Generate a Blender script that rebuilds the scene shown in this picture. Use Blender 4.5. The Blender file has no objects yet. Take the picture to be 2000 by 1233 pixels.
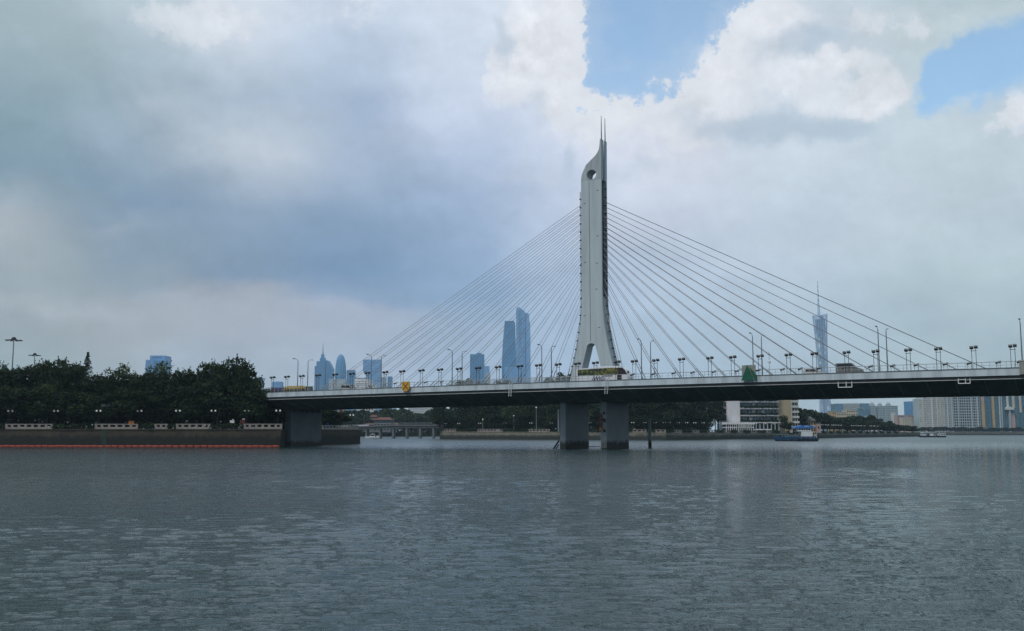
import bpy, math, random
import numpy as np
from mathutils import Vector, Matrix
from mathutils.geometry import tessellate_polygon

R = math.radians
S = bpy.context.scene
COL = S.collection
rnd = random.Random(7)

# ------------------------------------------------------------------ camera
FPX, CAM_H, PITCH = 1950.0, 3.8, math.atan(228.5 / 1950.0)
cam = bpy.data.cameras.new('camera')
cam.sensor_width = 36.0
cam.sensor_fit = 'HORIZONTAL'
cam.lens = 36.0 * FPX / 2000.0
cam.clip_start, cam.clip_end = 0.5, 30000
cam_ob = bpy.data.objects.new('camera', cam)
COL.objects.link(cam_ob)
cam_ob.location = (0, 0, CAM_H)
cam_ob.rotation_euler = (R(90) + PITCH, 0, 0)
S.camera = cam_ob


def ray(px, py):
    """direction of sight through a point of the 2000 x 1233 photograph"""
    u, v = (px - 1000) / FPX, (616.5 - py) / FPX
    c, s = math.cos(PITCH), math.sin(PITCH)
    return (u, c - v * s, s + v * c)


def at(px, py, dist):
    r = ray(px, py)
    k = dist / r[1]
    return Vector((r[0] * k, dist, CAM_H + r[2] * k))


def azel(px, py):
    r = ray(px, py)
    return math.atan2(r[0], r[1]), math.atan2(r[2], math.hypot(r[0], r[1]))


def lin(*c):
    return tuple((x / 255 / 12.92) if x / 255 <= .04045 else ((x / 255 + .055) / 1.055) ** 2.4 for x in c)


# ------------------------------------------------------------------ world
HAZE = 0.00009                           # extinction per metre of the haze box built at the end
AIR = (.115, .165, .215)                 # brightness of that haze as seen, used to set the sky behind it


def behind_haze(c, e):
    path = min(5400.0, 636.0 / max(.02, math.sin(max(e, .001))))
    T = math.exp(-HAZE * path)
    return tuple(max(0.0, (x - (1 - T) * h) / T) for x, h in zip(c, AIR))


SUN_EL, SUN_AZ = R(50), R(-140)          # azimuth clockwise from +Y (north): to the left and a little behind
W = bpy.data.worlds.new('World')
S.world = W
W.use_nodes = True
nt = W.node_tree
nt.nodes.clear()
SKY_STRENGTH = 0.1


def NN(t):
    return nt.nodes.new(t)


def put(sock, v):
    if hasattr(v, 'node'):
        nt.links.new(v, sock)
    else:
        sock.default_value = v


def m(op, a, b=0.0, c=0.0, clamp=False):
    n = NN('ShaderNodeMath')
    n.operation = op
    n.use_clamp = clamp
    put(n.inputs[0], a)
    put(n.inputs[1], b)
    put(n.inputs[2], c)
    return n.outputs[0]


def vm(op, a, b=(0, 0, 0)):
    n = NN('ShaderNodeVectorMath')
    n.operation = op
    put(n.inputs[0], a)
    put(n.inputs[1], b)
    return n.outputs['Value'] if op in ('DOT_PRODUCT', 'LENGTH') else n.outputs[0]


def comb(x, y, z=0.0):
    n = NN('ShaderNodeCombineXYZ')
    put(n.inputs[0], x)
    put(n.inputs[1], y)
    put(n.inputs[2], z)
    return n.outputs[0]


def sstep(lo, hi, x):
    n = NN('ShaderNodeMapRange')
    n.interpolation_type = 'SMOOTHSTEP'
    put(n.inputs[0], x)
    n.inputs[1].default_value, n.inputs[2].default_value = lo, hi
    return n.outputs[0]


def mixc(f, a, b):
    n = NN('ShaderNodeMix')
    n.data_type = 'RGBA'
    put(n.inputs[0], f)
    put(n.inputs[6], a)
    put(n.inputs[7], b)
    return n.outputs[2]


def noise(vec, scale, detail=6, rough=.55, lac=2.0):
    n = NN('ShaderNodeTexNoise')
    n.normalize = True
    put(n.inputs['Vector'], vec)
    n.inputs['Scale'].default_value = scale
    n.inputs['Detail'].default_value = detail
    n.inputs['Roughness'].default_value = rough
    n.inputs['Lacunarity'].default_value = lac
    return n.outputs['Fac'], n.outputs['Color']


tc = NN('ShaderNodeTexCoord')
D = vm('NORMALIZE', tc.outputs['Generated'])
sx = NN('ShaderNodeSeparateXYZ')
nt.links.new(D, sx.inputs[0])
az = m('ARCTAN2', sx.outputs[0], sx.outputs[1])
el = m('ARCSINE', sx.outputs[2])
# squash the vertical a little so that soft cloud banks lie flat
soft_vec = vm('MULTIPLY', D, (1.0, 1.0, 2.0))
nA, nAc = noise(soft_vec, 5.0, 5, .5)
nB, nBc = noise(vm('ADD', D, (3.1, 1.7, .4)), 13.0, 8, .58)
nC, nCc = noise(vm('ADD', D, (7.7, 2.7, 5.4)), 34.0, 7, .6)
nD, _ = noise(vm('ADD', soft_vec, (1.7, 9.2, 3.4)), 9.0, 6, .55)
wA = vm('SUBTRACT', nAc, (.5, .5, .5))
sA = NN('ShaderNodeSeparateXYZ')
nt.links.new(wA, sA.inputs[0])
wB = vm('SUBTRACT', nBc, (.5, .5, .5))
sB = NN('ShaderNodeSeparateXYZ')
nt.links.new(wB, sB.inputs[0])
azw = m('ADD', az, m('ADD', m('MULTIPLY', sA.outputs[0], .18), m('MULTIPLY', sB.outputs[0], .06)))
elw = m('ADD', el, m('ADD', m('MULTIPLY', sA.outputs[1], .06), m('MULTIPLY', sB.outputs[1], .035)))
pos = m('DIVIDE', m('ADD', elw, .1), .6, clamp=True)
# overcast colours as (image height, display colour), one list per bearing
SKYCOLS = [
    (40, [(-60, 170, 186, 192), (60, 160, 178, 186), (240, 136, 160, 172), (330, 128, 152, 168), (430, 154, 166, 174), (560, 152, 164, 170), (640, 150, 160, 165), (760, 150, 170, 176), (850, 150, 170, 176)]),
    (250, [(-60, 190, 205, 213), (40, 182, 197, 207), (170, 160, 178, 192), (300, 146, 166, 183), (400, 128, 150, 172), (500, 134, 153, 170), (560, 142, 156, 168), (590, 155, 162, 170), (640, 157, 164, 171), (700, 155, 167, 175), (850, 156, 174, 182)]),
    (450, [(-60, 215, 222, 232), (50, 208, 217, 229), (190, 172, 188, 204), (290, 186, 197, 210), (410, 138, 158, 180), (500, 130, 151, 174), (552, 128, 149, 172), (578, 158, 165, 176), (630, 162, 168, 178), (700, 158, 172, 186), (850, 156, 174, 186)]),
    (700, [(-60, 208, 217, 230), (60, 198, 211, 228), (200, 164, 182, 207), (330, 160, 177, 200), (440, 134, 157, 184), (545, 120, 147, 178), (598, 132, 154, 180), (622, 158, 168, 186), (660, 161, 171, 187), (720, 160, 175, 194), (850, 160, 176, 190)]),
    (920, [(-60, 212, 221, 234), (80, 206, 217, 232), (220, 200, 211, 230), (360, 172, 189, 215), (500, 144, 167, 195), (590, 138, 163, 192), (640, 152, 171, 193), (700, 158, 178, 200), (850, 158, 178, 194)]),
    (1090, [(-60, 215, 224, 236), (100, 214, 222, 236), (250, 205, 214, 231), (420, 188, 201, 222), (520, 172, 190, 213), (650, 160, 180, 203), (750, 156, 177, 198), (850, 156, 177, 192)]),
    (1290, [(-60, 205, 216, 230), (100, 208, 217, 230), (280, 214, 218, 231), (400, 200, 209, 225), (500, 184, 198, 216), (620, 168, 186, 204), (720, 160, 180, 198), (850, 157, 178, 192)]),
    (1550, [(-60, 196, 208, 216), (50, 204, 215, 226), (180, 212, 221, 231), (300, 202, 214, 226), (420, 193, 205, 219), (530, 180, 195, 209), (640, 166, 184, 198), (740, 162, 180, 192), (850, 160, 178, 188)]),
    (1850, [(-60, 172, 190, 198), (50, 190, 204, 210), (200, 196, 210, 219), (320, 195, 209, 218), (430, 185, 200, 209), (560, 174, 191, 199), (680, 165, 183, 191), (850, 160, 178, 186)]),
]
SKY_GAIN = (.925, .94, .95)
BLUE_TINT = (1.6, 1.95, 1.95)
acc = None
prev_az = None
for cx, stops in SKYCOLS:
    rp = NN('ShaderNodeValToRGB')
    cr = rp.color_ramp
    pts = []
    for y, r_, g_, b_ in stops:
        a_, e_ = azel(cx, y)
        pts.append(((e_ + .1) / .6, behind_haze(lin(r_, g_, b_), e_)))
    pts.sort()
    while len(cr.elements) < len(pts):
        cr.elements.new(.5)
    for e_, (p_, c_) in zip(cr.elements, pts):
        e_.position = p_
        e_.color = c_ + (1,)
    nt.links.new(pos, rp.inputs[0])
    a_ = azel(cx, 500)[0]
    if acc is None:
        acc = rp.outputs[0]
    else:
        acc = mixc(sstep(prev_az, a_, azw), acc, rp.outputs[0])
    prev_az = a_
# behind the camera and overhead the same broken overcast goes on
acc = mixc(sstep(.75, 1.6, m('ABSOLUTE', az)), acc, lin(176, 192, 205) + (1,))
acc = mixc(sstep(.42, .75, el), acc, lin(182, 206, 226) + (1,))
tex = m('ADD', m('MULTIPLY', m('SUBTRACT', nD, .5), .34), m('MULTIPLY', m('SUBTRACT', nB, .5), .20))
acc = vm('MULTIPLY', acc, comb(m('ADD', tex, 1.0), m('ADD', m('MULTIPLY', tex, .93), 1.0), m('ADD', m('MULTIPLY', tex, .84), 1.0)))


def gauss(px, py, rx, ry, wx, wy):
    a_, e_ = azel(px, py)
    q = vm('MULTIPLY', vm('SUBTRACT', comb(wx, wy), (a_, e_, 0)), (FPX / rx, FPX / ry, 0))
    return m('EXPONENT', m('MULTIPLY', vm('DOT_PRODUCT', q, q), -1.0))


def gsum(blobs, wx, wy):
    s_ = None
    for b in blobs:
        g = gauss(*b[:4], wx, wy)
        if len(b) > 4:
            g = m('MULTIPLY', g, b[4])
        s_ = g if s_ is None else m('ADD', s_, g)
    return s_


sC = NN('ShaderNodeSeparateXYZ')
nt.links.new(vm('SUBTRACT', nCc, (.5, .5, .5)), sC.inputs[0])
nE, nEc = noise(vm('ADD', D, (2.3, 8.1, 1.9)), 85.0, 5, .6)


def billow(n):
    """rounded, cauliflower-like bumps from a noise value"""
    return m('ABSOLUTE', m('SUBTRACT', n, .5))


puff = m('ADD', m('MULTIPLY', billow(nB), 1.0), m('ADD', m('MULTIPLY', billow(nC), .55), m('MULTIPLY', billow(nE), .28)))
azf = m('ADD', az, m('ADD', m('MULTIPLY', sB.outputs[0], .05), m('MULTIPLY', sC.outputs[0], .035)))
elf = m('ADD', el, m('ADD', m('MULTIPLY', sB.outputs[1], .05), m('MULTIPLY', sC.outputs[1], .035)))
# sunlit cumulus heads
white = gsum([(1050, 90, 60, 110, 1.1), (1100, 60, 35, 110, 1.1), (985, 150, 55, 60, .8), (1095, 180, 40, 70, .8), 
              (1195, 215, 85, 38, .8), (1160, 270, 30, 60, .5), (1385, 170, 65, 55, 1.0), (1430, 100, 45, 50, 1.1), (1505, 55, 55, 65, 1.0), (1620, 128, 70, 22, .8),
              (1705, 180, 55, 45, .8), (1990, 215, 50, 45, 1.0), (400, 40, 170, 70, .5), (700, 30, 120, 60, .35), (1320, 250, 120, 60, .6),
              (1560, 170, 60, 30, .6), (1650, 40, 150, 45, .3), (1800, 45, 120, 30, .35), (1660, 205, 110, 30, .5)], azf, elf)
veil = gsum([(320, 190, 70, 40, .9), (440, 282, 150, 46, .9), (235, 440, 70, 20, .6), (15, 430, 50, 70, .9), (150, 610, 150, 22, .7), (60, 600, 120, 16, .5), (420, 585, 260, 16, .5), (600, 215, 70, 24, .6), (780, 265, 90, 30, .5), (1035, 345, 80, 24, .8), (1420, 330, 200, 30, .8), (1560, 480, 220, 40, .6), (1300, 420, 160, 40, .5), (1750, 380, 160, 40, .4)], azf, elf)
veil = m('MULTIPLY', veil, m('ADD', .55, m('MULTIPLY', m('SUBTRACT', nC, .3), 1.2)))
# relief: heads are lit from above, so compare the cloud with itself a little lower down
nBl, _ = noise(vm('ADD', D, (3.1 + .004, 1.7, .4 + .011)), 13.0, 8, .58)
nCl, _ = noise(vm('ADD', D, (7.7 + .002, 2.7, 5.4 + .005)), 34.0, 7, .6)
relief = m('ADD', m('MULTIPLY', m('SUBTRACT', nB, nBl), 1.0), m('MULTIPLY', m('SUBTRACT', nC, nCl), .25))
wsoft = sstep(.15, 1.1, white)
wsharp = sstep(.42, .62, m('ADD', white, m('ADD', m('MULTIPLY', m('SUBTRACT', nC, .5), .9), m('SUBTRACT', .22, puff))))
acc = mixc(m('ADD', m('MULTIPLY', wsoft, .46), m('MULTIPLY', wsharp, .46), clamp=True), acc, lin(242, 243, 248) + (1,))
acc = mixc(m('MULTIPLY', veil, .30, clamp=True), acc, lin(224, 226, 232) + (1,))
# bluish hollows and flat undersides between the heads
hollow = gsum([(1480, 245, 130, 34), (1560, 85, 110, 36, .9), (1640, 260, 110, 26, .8), (1250, 330, 90, 30, .5), (1045, 215, 30, 60, .6), (985, 90, 26, 50, .8), (1120, 300, 22, 60, .7), (1330, 225, 60, 26, .5), (640, 170, 120, 50, .6), (160, 250, 130, 60, .5)], azf, elf)
hollow = m('MULTIPLY', sstep(.18, .95, m('ADD', hollow, m('MULTIPLY', m('SUBTRACT', nC, .5), .6))), .62)
acc = mixc(hollow, acc, lin(182, 200, 217) + (1,))
shade = m('ADD', 1.015, m('MULTIPLY', relief, m('ADD', .3, m('MULTIPLY', wsoft, .8))))
acc = vm('SCALE', acc)
put(acc.node.inputs['Scale'], shade)
# blue openings between the clouds
e_l, e_b = azel(1112, 100)[0], azel(1200, 198)[1]
p1, p2 = azel(1500, 0), azel(1345, 195)
nx, ny = -(p1[1] - p2[1]), (p1[0] - p2[0])
L_ = math.hypot(nx, ny)
nx, ny = nx / L_, ny / L_
d1 = m('SUBTRACT', azf, e_l)
d2 = m('ADD', m('SUBTRACT', elf, e_b), m('MULTIPLY', m('SUBTRACT', nD, .5), .10))
d3 = m('ADD', m('MULTIPLY', m('SUBTRACT', azf, p1[0]), nx), m('MULTIPLY', m('SUBTRACT', elf, p1[1]), ny))
hole = m('MINIMUM', m('MINIMUM', d1, d2), d3)
hole = m('MINIMUM', hole, m('SUBTRACT', azel(1250, -190)[1], elf))
hole = m('ADD', hole, m('ADD', m('MULTIPLY', m('SUBTRACT', puff, .24), .080), m('MULTIPLY', m('SUBTRACT', nE, .5), .026)))
hmask = m('ADD', m('MULTIPLY', sstep(-.002, .008, hole), .84), m('MULTIPLY', sstep(.004, .040, hole), .16))
rim = m('MULTIPLY', sstep(-.055, -.004, hole), m('SUBTRACT', 1.0, hmask))
acc = mixc(m('MULTIPLY', rim, .55), acc, lin(240, 242, 248) + (1,))
hmask = m('MULTIPLY', hmask, m('ADD', .86, m('MULTIPLY', sstep(.35, .6, nD), .14)))
azs = m('ADD', az, m('ADD', m('MULTIPLY', sB.outputs[0], .09), m('MULTIPLY', sC.outputs[0], .04)))
els = m('ADD', el, m('ADD', m('MULTIPLY', sB.outputs[1], .05), m('MULTIPLY', sC.outputs[1], .03)))
h2 = gsum([(1940, 95, 95, 38, .9), (1825, 192, 75, 36, 1.0), (1880, 115, 50, 36, .6), (1900, 150, 70, 45, .7), (2090, 80, 130, 80), (1965, 252, 40, 10, .5), (1800, 150, 22, 30, .45)], azs, els)
h2 = m('ADD', h2, m('ADD', m('MULTIPLY', m('SUBTRACT', nC, .5), .7), m('MULTIPLY', m('SUBTRACT', nE, .5), .3)))
hmask = m('MAXIMUM', hmask, m('MULTIPLY', sstep(.34, 1.05, h2), .95))
# other openings overhead and round about, out of the picture
h3 = m('MULTIPLY', sstep(.54, .64, nB), sstep(.50, .7, el))
hmask = m('MAXIMUM', hmask, m('MULTIPLY', h3, .8))
sky = NN('ShaderNodeTexSky')
sky.sky_type = 'NISHITA'
sky.sun_disc = False
sky.sun_elevation = SUN_EL
sky.sun_rotation = SUN_AZ
sky.altitude = 0
sky.air_density, sky.dust_density, sky.ozone_density = 1.0, .6, 1.5
blue = vm('MULTIPLY', sky.outputs[0], BLUE_TINT)
acc = vm('MULTIPLY', acc, tuple(g / SKY_STRENGTH for g in SKY_GAIN))
# thin veil of cloud stays over the openings
cover = m('SUBTRACT', 1.0, m('MULTIPLY', hmask, .80))
final = mixc(cover, blue, acc)
bg = NN('ShaderNodeBackground')
nt.links.new(final, bg.inputs[0])
bg.inputs[1].default_value = SKY_STRENGTH
wo = NN('ShaderNodeOutputWorld')
nt.links.new(bg.outputs[0], wo.inputs[0])
W.cycles.sampling_method = 'MANUAL'
W.cycles.sample_map_resolution = 512

sun = bpy.data.lights.new('sun', 'SUN')
sun.energy = 1.5
sun.angle = R(12)
sun.color = (1.0, .95, .88)
sun_ob = bpy.data.objects.new('sun', sun)
COL.objects.link(sun_ob)
sd = Vector((math.sin(SUN_AZ) * math.cos(SUN_EL), math.cos(SUN_AZ) * math.cos(SUN_EL), math.sin(SUN_EL)))
sun_ob.rotation_euler = sd.to_track_quat('Z', 'Y').to_euler()

S.render.engine = 'CYCLES'
S.view_settings.view_transform = 'Standard'
S.view_settings.look = 'None'
S.view_settings.exposure = 0.0
S.view_settings.gamma = 1.0
S.view_settings.use_curve_mapping = False
S.cycles.max_bounces = 6
S.cycles.diffuse_bounces = 3
S.cycles.glossy_bounces = 3
S.cycles.transmission_bounces = 2
S.cycles.volume_bounces = 0
S.cycles.use_denoising = True
S.cycles.denoising_prefilter = 'NONE'
S.cycles.use_adaptive_sampling = False
S.cycles.caustics_reflective = False
S.cycles.caustics_refractive = False


# ------------------------------------------------------------------ materials
def mat(name, c, rough=.7, c2=None, scale=1.0, metal=0.0, bump=0.0, streak=False, detail=4, island=0.0, spec=.5, objrand=0.0, contrast=(.35, .65), emit=None):
    """procedural surface: two tones mixed by noise in object space, optional relief, optional per-piece tone"""
    mt = bpy.data.materials.new(name)
    mt.use_nodes = True
    t = mt.node_tree
    b = t.nodes['Principled BSDF']
    b.inputs['Roughness'].default_value = rough
    b.inputs['Metallic'].default_value = metal
    b.inputs['Specular IOR Level'].default_value = spec
    if c2 is None:
        c2 = tuple(x * .8 for x in c)
    co = t.nodes.new('ShaderNodeTexCoord')
    mp = t.nodes.new('ShaderNodeMapping')
    t.links.new(co.outputs['Object'], mp.inputs[0])
    mp.inputs['Scale'].default_value = (scale, scale, scale * (.08 if streak else 1))
    n = t.nodes.new('ShaderNodeTexNoise')
    n.inputs['Scale'].default_value = 1.0
    n.inputs['Detail'].default_value = detail
    n.inputs['Roughness'].default_value = .6
    t.links.new(mp.outputs[0], n.inputs['Vector'])
    mr = t.nodes.new('ShaderNodeMapRange')
    mr.inputs[1].default_value, mr.inputs[2].default_value = contrast
    t.links.new(n.outputs['Fac'], mr.inputs[0])
    mx = t.nodes.new('ShaderNodeMix')
    mx.data_type = 'RGBA'
    mx.inputs[6].default_value = tuple(c) + (1,)
    mx.inputs[7].default_value = tuple(c2) + (1,)
    t.links.new(mr.outputs[0], mx.inputs[0])
    out = mx.outputs[2]
    for amt, src in ((island, 'g'), (objrand, 'o')):
        if amt:
            if src == 'g':
                g = t.nodes.new('ShaderNodeNewGeometry')
                rs = g.outputs['Random Per Island']
            else:
                g = t.nodes.new('ShaderNodeObjectInfo')
                rs = g.outputs['Random']
            r2 = t.nodes.new('ShaderNodeMapRange')
            r2.inputs[3].default_value, r2.inputs[4].default_value = 1 - amt, 1 + amt
            t.links.new(rs, r2.inputs[0])
            vs = t.nodes.new('ShaderNodeVectorMath')
            vs.operation = 'SCALE'
            t.links.new(out, vs.inputs[0])
            t.links.new(r2.outputs[0], vs.inputs['Scale'])
            out = vs.outputs[0]
    t.links.new(out, b.inputs['Base Color'])
    if bump:
        bp = t.nodes.new('ShaderNodeBump')
        bp.inputs['Strength'].default_value = bump
        bp.inputs['Distance'].default_value = .05
        t.links.new(n.outputs['Fac'], bp.inputs['Height'])
        t.links.new(bp.outputs[0], b.inputs['Normal'])
    if emit:
        b.inputs['Emission Color'].default_value = tuple(emit[:3]) + (1,)
        b.inputs['Emission Strength'].default_value = emit[3]
    return mt


def wet_mat(name, c, c2, dark, level, soft, scale=.6, rough=.8, streak=True):
    """concrete or stone with tide stains: dark growth below an uneven waterline mark (world height)"""
    mt = mat(name, c, rough, c2, scale, streak=streak, bump=.3)
    t = mt.node_tree
    gp = t.nodes.new('ShaderNodeNewGeometry')
    for n_ in t.nodes:
        if n_.type == 'MAPPING':
            t.links.new(gp.outputs['Position'], n_.inputs[0])
    b = t.nodes['Principled BSDF']
    src = b.inputs['Base Color'].links[0].from_socket
    g = t.nodes.new('ShaderNodeNewGeometry')
    sp = t.nodes.new('ShaderNodeSeparateXYZ')
    t.links.new(g.outputs['Position'], sp.inputs[0])
    n = t.nodes.new('ShaderNodeTexNoise')
    n.inputs['Scale'].default_value = .7
    n.inputs['Detail'].default_value = 5
    t.links.new(g.outputs['Position'], n.inputs['Vector'])
    ad = t.nodes.new('ShaderNodeMath')
    ad.operation = 'MULTIPLY_ADD'
    t.links.new(n.outputs['Fac'], ad.inputs[0])
    ad.inputs[1].default_value = -soft * 2.5
    t.links.new(sp.outputs[2], ad.inputs[2])
    mr = t.nodes.new('ShaderNodeMapRange')
    mr.interpolation_type = 'SMOOTHSTEP'
    mr.inputs[1].default_value, mr.inputs[2].default_value = level - soft * 1.7, level + soft - soft * 1.25
    t.links.new(ad.outputs[0], mr.inputs[0])
    mx = t.nodes.new('ShaderNodeMix')
    mx.data_type = 'RGBA'
    mx.inputs[6].default_value = tuple(dark) + (1,)
    t.links.new(mr.outputs[0], mx.inputs[0])
    t.links.new(src, mx.inputs[7])
    t.links.new(mx.outputs[2], b.inputs['Base Color'])
    return mt


M = {}
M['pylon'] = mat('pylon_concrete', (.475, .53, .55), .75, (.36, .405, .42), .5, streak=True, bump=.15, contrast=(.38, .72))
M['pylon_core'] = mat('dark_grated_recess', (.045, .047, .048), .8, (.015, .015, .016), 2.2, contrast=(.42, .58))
M['pylon_blade'] = mat('streaked_concrete', (.43, .47, .485), .75, (.26, .29, .305), .8, streak=True, contrast=(.35, .7))
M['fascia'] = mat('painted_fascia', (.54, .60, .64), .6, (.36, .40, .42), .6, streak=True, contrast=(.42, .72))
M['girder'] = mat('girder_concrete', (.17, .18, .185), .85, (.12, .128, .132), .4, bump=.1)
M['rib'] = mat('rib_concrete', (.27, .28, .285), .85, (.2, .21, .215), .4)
M['road'] = mat('road_asphalt', (.055, .055, .056), .9, (.04, .04, .042), 2)
M['pipe'] = mat('pale_pipe', (.6, .6, .58), .5)
M['rail'] = mat('rail_metal', (.42, .45, .46), .5, metal=.0)
M['white_rail'] = mat('white_rail_paint', (.75, .76, .75), .5)
M['cable'] = mat('stay_sheath', (.36, .32, .325), .55, (.28, .25, .255), .3)
M['cable_dark'] = mat('dark_brown_stay_sheath', (.16, .125, .12), .6, (.12, .095, .09), .3)  # darker brown sheath for the outermost right-hand stays
M['black_metal'] = mat('dark_metal', (.016, .017, .018), .7)
M['grey_metal'] = mat('galvanised_metal', (.22, .235, .25), .45, metal=.4)
M['lamp_glass'] = mat('lamp_glass', (.06, .062, .065), .5)
M['pier'] = wet_mat('pier_concrete', (.30, .345, .365), (.25, .29, .31), (.03, .032, .028), 1.5, .8, scale=.25, streak=False)
M['pier_side'] = wet_mat('bank_pier_concrete', (.20, .24, .26), (.165, .20, .215), (.05, .058, .055), 1.1, .8, scale=.25, streak=False)
M['quay'] = wet_mat('quay_stone', (.060, .048, .030), (.034, .029, .019), (.009, .010, .007), 2.6, 1.1, scale=.35)
M['quay_far'] = wet_mat('island_quay_stone', (.24, .215, .165), (.15, .14, .11), (.03, .033, .028), 2.0, 1.0, scale=.25)
M['balustrade'] = mat('balustrade_stone', (.31, .265, .235), .8, (.21, .185, .165), 1.0)
M['paving'] = mat('promenade_paving', (.20, .19, .17), .9, (.14, .135, .12), .4)
M['soil'] = mat('ground_earth', (.07, .075, .05), .95, (.04, .05, .03), .05)
M['leaf'] = mat('dark_foliage', (.016, .031, .014), .8, (.027, .043, .014), .22, island=.45, objrand=.25, spec=.2)
M['leaf_green'] = mat('green_foliage', (.030, .056, .018), .8, (.046, .064, .019), .22, island=.45, objrand=.2, spec=.2)
M['leaf_yellow'] = mat('yellow_green_foliage', (.060, .085, .026), .75, (.05, .07, .02), .3, island=.4, spec=.2)
M['leaf_hedge'] = mat('hedge_foliage', (.019, .036, .014), .8, (.028, .044, .016), .5, island=.45, spec=.2)
M['bark'] = mat('bark', (.06, .05, .04), .9, (.035, .03, .025), 2)
M['boom'] = mat('orange_boom', (.30, .038, .018), .65, (.22, .03, .015), .5)
M['white_paint'] = mat('white_paint', (.72, .73, .72), .4, (.6, .61, .6), .6)
M['globe'] = mat('opal_globe', (.8, .8, .78), .3, emit=(1, .98, .95, .15))
M['glass_dark'] = mat('dark_glass', (.02, .025, .03), .08)
M['glass_blue'] = mat('hazed_blue_curtain_wall', (.085, .28, .50), .5, (.07, .24, .45), .02, spec=.2)  # glass made bluer and lighter, so part of the distance haze is painted in
M['glass_pale'] = mat('hazed_pale_curtain_wall', (.25, .47, .76), .5, (.20, .41, .70), .02, spec=.2)  # distance haze is mixed into this glass colour too
M['mullion'] = mat('hazed_mullion', (.24, .44, .68), .6)  # mullion colour blued to carry the same distance haze
M['conc_pale'] = mat('pale_facade', (.62, .62, .58), .8, (.5, .5, .47), .05)
M['conc_grey'] = mat('grey_facade', (.44, .50, .52), .8, (.38, .44, .46), .05)
M['conc_teal'] = mat('teal_facade', (.11, .22, .28), .6, (.085, .18, .24), .05)
M['conc_cream'] = mat('cream_facade', (.56, .50, .39), .8, (.48, .43, .33), .05)
M['conc_orange'] = mat('ochre_facade', (.48, .34, .18), .8, (.42, .29, .15), .05)
M['conc_pink'] = mat('pink_facade', (.48, .33, .30), .8, (.4, .28, .26), .1)
M['beige_wall'] = mat('beige_wall', (.42, .34, .22), .85, (.36, .29, .19), .15, streak=True)
M['white_wall'] = mat('white_wall', (.72, .69, .70), .85, (.60, .58, .59), .15, streak=True)
M['red_tile'] = mat('red_tile', (.17, .06, .04), .8, (.13, .045, .03), .5)
M['grey_tile'] = mat('grey_tile', (.12, .11, .115), .8, (.085, .08, .085), .5)
M['hull_blue'] = mat('blue_hull_paint', (.02, .075, .15), .4, (.015, .05, .11), .8)
M['hull_dark'] = mat('dark_hull', (.02, .02, .025), .5)
M['canopy_blue'] = mat('blue_canopy', (.035, .17, .48), .6, (.03, .14, .4), .5)
M['rubber'] = mat('rubber', (.018, .018, .018), .8)
M['rust'] = mat('rusty_steel', (.14, .06, .035), .8, (.08, .035, .025), 1.5)
M['orange_box'] = mat('orange_box', (.42, .14, .02), .6, (.33, .1, .02), 2)
M['sign_yellow'] = mat('yellow_sign', (.58, .32, .02), .5, (.5, .27, .02), 1)
M['sign_green'] = mat('green_sign', (.0, .10, .055), .5, (.0, .075, .04), 1)
M['sign_red'] = mat('dark_red_paint', (.12, .02, .01), .5)
M['sign_board'] = mat('weathered_board', (.30, .30, .27), .8, (.2, .2, .18), 2)
M['coach_white'] = mat('coach_white', (.74, .74, .76), .3, (.68, .68, .7), .5)
M['coach_purple'] = mat('purple_print', (.075, .045, .16), .5)
M['coach_teal'] = mat('grey_green_print', (.10, .14, .14), .5)
M['coach_window'] = mat('tinted_window', (.22, .20, .03), .15, (.015, .03, .018), 1.1, contrast=(.40, .56))
M['coach_front'] = mat('dark_front_glass', (.03, .012, .018), .12)
M['bus_yellow'] = mat('bus_yellow', (.52, .33, .05), .4)
M['bus_blue'] = mat('bus_blue', (.02, .045, .17), .35)
M['bus_maroon'] = mat('bus_maroon', (.09, .02, .025), .4)
M['car_grey'] = mat('car_grey', (.16, .16, .15), .35)
M['car_white'] = mat('car_white', (.6, .6, .58), .3)
M['tower_white'] = mat('hazed_tower_steel', (.52, .68, .86), .5)  # steel tinted blue, with distance haze put into the colour
M['tower_blue'] = mat('tower_core', (.10, .24, .42), .3)
M['teal_steel'] = mat('green_ladder_paint', (.05, .13, .10), .6)


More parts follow.
